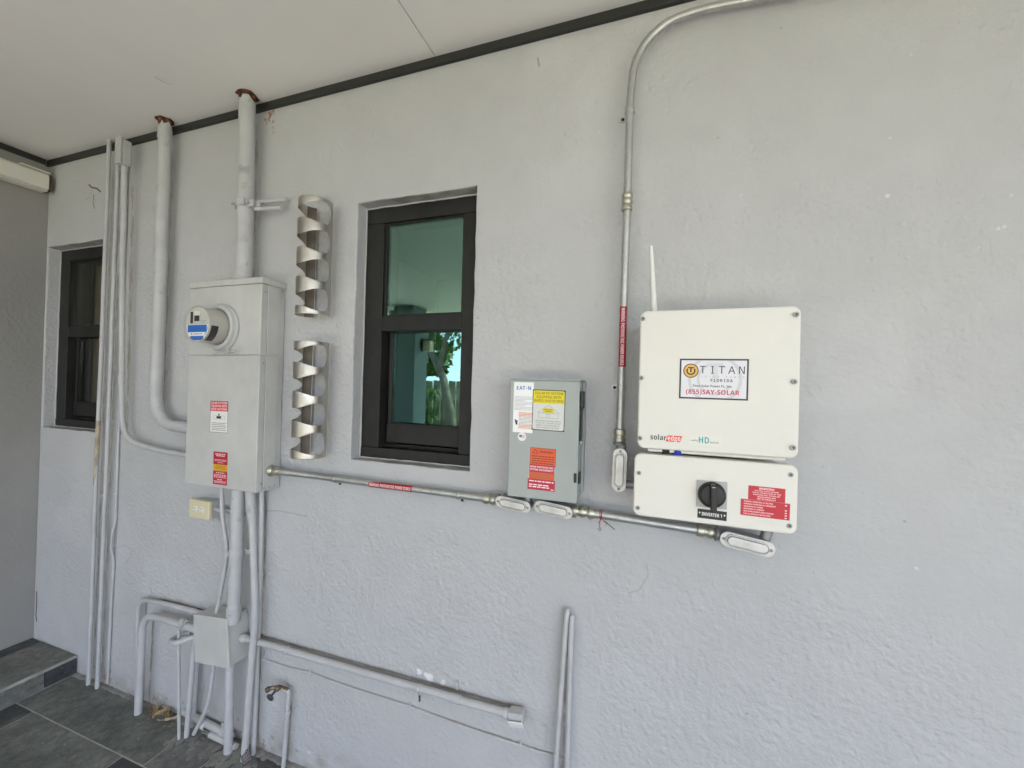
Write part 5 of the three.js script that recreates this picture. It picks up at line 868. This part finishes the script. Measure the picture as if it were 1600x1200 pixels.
// ---------------------------------------------------------------- what the window glass mirrors: the yard behind the photographer
{
  const c = thing('carport_column', 'square blue grey column holding up the outer edge of the carport', 'column', [-3.715, 0, 4.185]);
  part('shaft', box(-0.185, 0.185, -0.2, 2.812, -0.185, 0.185, 0.006), M.blueGrey, c);
  part('capital', box(-0.23, 0.23, 2.62, 2.74, -0.23, 0.23, 0.006), M.blueGrey, c);
  const l = thing('wall_lantern', 'small lantern with cream glass on the outer column', 'lamp', [-3.42, 2.22, 4.22]);
  part('back_plate', box(-0.098, -0.075, -0.08, 0.10, -0.05, 0.05, 0.004), M.black, l);
  part('lamp_shade', box(-0.07, 0.06, -0.10, 0.07, -0.06, 0.06, 0.008), M.cream, l);
  part('hood', box(-0.09, 0.08, 0.072, 0.09, -0.08, 0.08, 0.004), M.black, l);
  const f = thing('board_fence', 'weathered upright board fence at the back of the yard', 'fence', [0, 0, 11]);
  const bg = box(-0.066, 0.066, -0.03, 1.75, -0.011, 0.011, 0.003, 1);
  for (let k = 0; k < 120; k++) { const m = new THREE.Mesh(bg, M.timber); m.name = 'board'; m.castShadow = m.receiveShadow = true; m.position.set(-12 + k * 0.147 + rr(-0.002, 0.002), rr(-0.02, 0.02), rr(-0.003, 0.003) + (k % 2) * 0.03); m.rotation.z = rr(-0.006, 0.006); f.add(m); }
  part('rail', [box(-12, 5.6, 0.35, 0.44, 0.045, 0.09, 0.003), box(-12, 5.6, 1.3, 1.39, 0.045, 0.09, 0.003)], M.timber, f);
  const tr = thing('yard_tree', 'leaning tree with loose green crown in front of the fence', 'tree', [-6.0, 0, 9.2]);
  part('trunk', [sweep([V(0.55, -0.1, 0), V(0.42, 0.8, 0), V(0.12, 1.8, 0.05), V(-0.45, 2.8, 0.1), V(-0.8, 3.9, 0.2)], (s) => 0.15 - 0.07 * s, 12), sweep([V(0.0, 2.0, 0), V(0.3, 2.9, -0.2), V(0.7, 3.8, -0.3)], (s) => 0.1 - 0.06 * s, 10), sweep([V(-0.6, 2.7, 0), V(-1.3, 3.4, 0.3), V(-1.9, 4.0, 0.4)], (s) => 0.09 - 0.05 * s, 10)], M.bark, tr);
  const leaf = [], dir = V();
  for (let k = 0; k < 2600; k++) {
    const b = [[-0.8, 4.2, 0.2, 1.3], [0.8, 4.0, -0.3, 1.0], [-2, 4.2, 0.4, 1.0], [-0.2, 3.2, 0.4, 0.8], [0.3, 5.0, 0, 1.1]][Math.floor(rnd() * 5)];
    dir.set(rr(-1, 1), rr(-1, 1), rr(-1, 1)); if (dir.length() > 1) dir.normalize();
    const g = new THREE.PlaneGeometry(rr(0.05, 0.09), rr(0.10, 0.17)); g.rotateX(rr(0, 3)); g.rotateY(rr(0, 6)); g.translate(b[0] + dir.x * b[3], b[1] + dir.y * b[3] * 0.8, b[2] + dir.z * b[3]); leaf.push(g);
  }
  part('crown', leaf, M.foliage, tr);
  for (const [lab, x, z, h, w] of [['tall dense tree added beyond the fence behind the neighbouring house to block light', -12, 14.5, 7, 3.2], ['broad dense tree added beyond the fence at the back of the yard to block light', -3.2, 15, 6, 2.6]]) {
    const bt = thing('added_dense_tree', lab, 'tree', [x, 0, z]), lf = [];  // trees added to cut low light so the wall dims to the left
    part('trunk', sweep([V(0, -0.1, 0), V(0.1, h * 0.35, 0), V(-0.05, h * 0.75, 0.1)], (q) => 0.22 - 0.14 * q, 10), M.bark, bt);
    for (let k = 0; k < 4500; k++) { dir.set(rr(-1, 1), rr(-1, 1), rr(-1, 1)); if (dir.length() > 1) dir.normalize(); const e = 1 + 0.25 * Math.sin(dir.x * 5 + x) * Math.cos(dir.y * 6); const g = new THREE.PlaneGeometry(rr(0.16, 0.3), rr(0.22, 0.4)); g.rotateX(rr(0, 3)); g.rotateY(rr(0, 6)); g.translate(dir.x * w * e, h * 0.62 + dir.y * h * 0.42 * e, dir.z * w * 0.7); lf.push(g); }
    part('crown', lf, M.foliage, bt);
  }
  const sh = thing('yard_shrub', 'low leafy shrub against the board fence', 'shrub', [-7.2, 0, 10.3]), lv = [];
  for (let k = 0; k < 500; k++) { const g = new THREE.PlaneGeometry(0.05, 0.22); g.rotateX(rr(0, 3)); g.rotateY(rr(0, 6)); g.translate(rr(-0.5, 0.5), 0.2 + rnd() * 1.3, rr(-0.4, 0.4)); lv.push(g); }
  part('foliage', lv, M.foliage, sh);
  const n = thing('neighbour_house', 'pale neighbouring house with dark roof beyond the yard', 'house', [-7.75, 0, 3.7]);
  part('wall', box(-2.5, 2.4, -0.2, 2.9, -4, 2, 0.01), M.housePale, n);
  part('roof', [box(-2.9, 2.8, 2.9, 3.02, -4.4, 2.4, 0.01), box(-2.4, 2.3, 3.02, 3.5, -3.8, 1.8, 0.01)], M.roofing, n);
  part('fascia', [box(-2.92, 2.82, 2.85, 3.03, -4.44, -4.4, 0.005), box(2.80, 2.84, 2.85, 3.03, -4.4, 2.4, 0.005)], M.white, n);
  const wn = part('window', box(-1.3, -0.1, 1.0, 2.1, -4.03, -3.99, 0.004), M.white, n); part('pane', box(-1.22, -0.18, 1.08, 2.02, -4.036, -4.031, 0), M.black, wn);
  const rc = thing('rain_chain', 'chain of small cups hanging from the neighbouring eave', 'rain chain', [-4.75, 0, 4.3]), cup = turned([[0, 0], [0.03, 0.01], [0.05, 0.09], [0.046, 0.09], [0.026, 0.014], [0, 0.006]], [0, 0, 0], [0, 1, 0], 10);
  for (let k = 0; k < 13; k++) { const m = new THREE.Mesh(cup, M.castDark); m.name = 'cup'; m.position.y = 0.35 + k * 0.17; m.castShadow = m.receiveShadow = true; rc.add(m); }
  part('chain', rod([0, 0.2, 0], [0, 1, 0], 0.006, 2.35, 6), M.castDark, rc);
}

renderer.render(scene, camera);
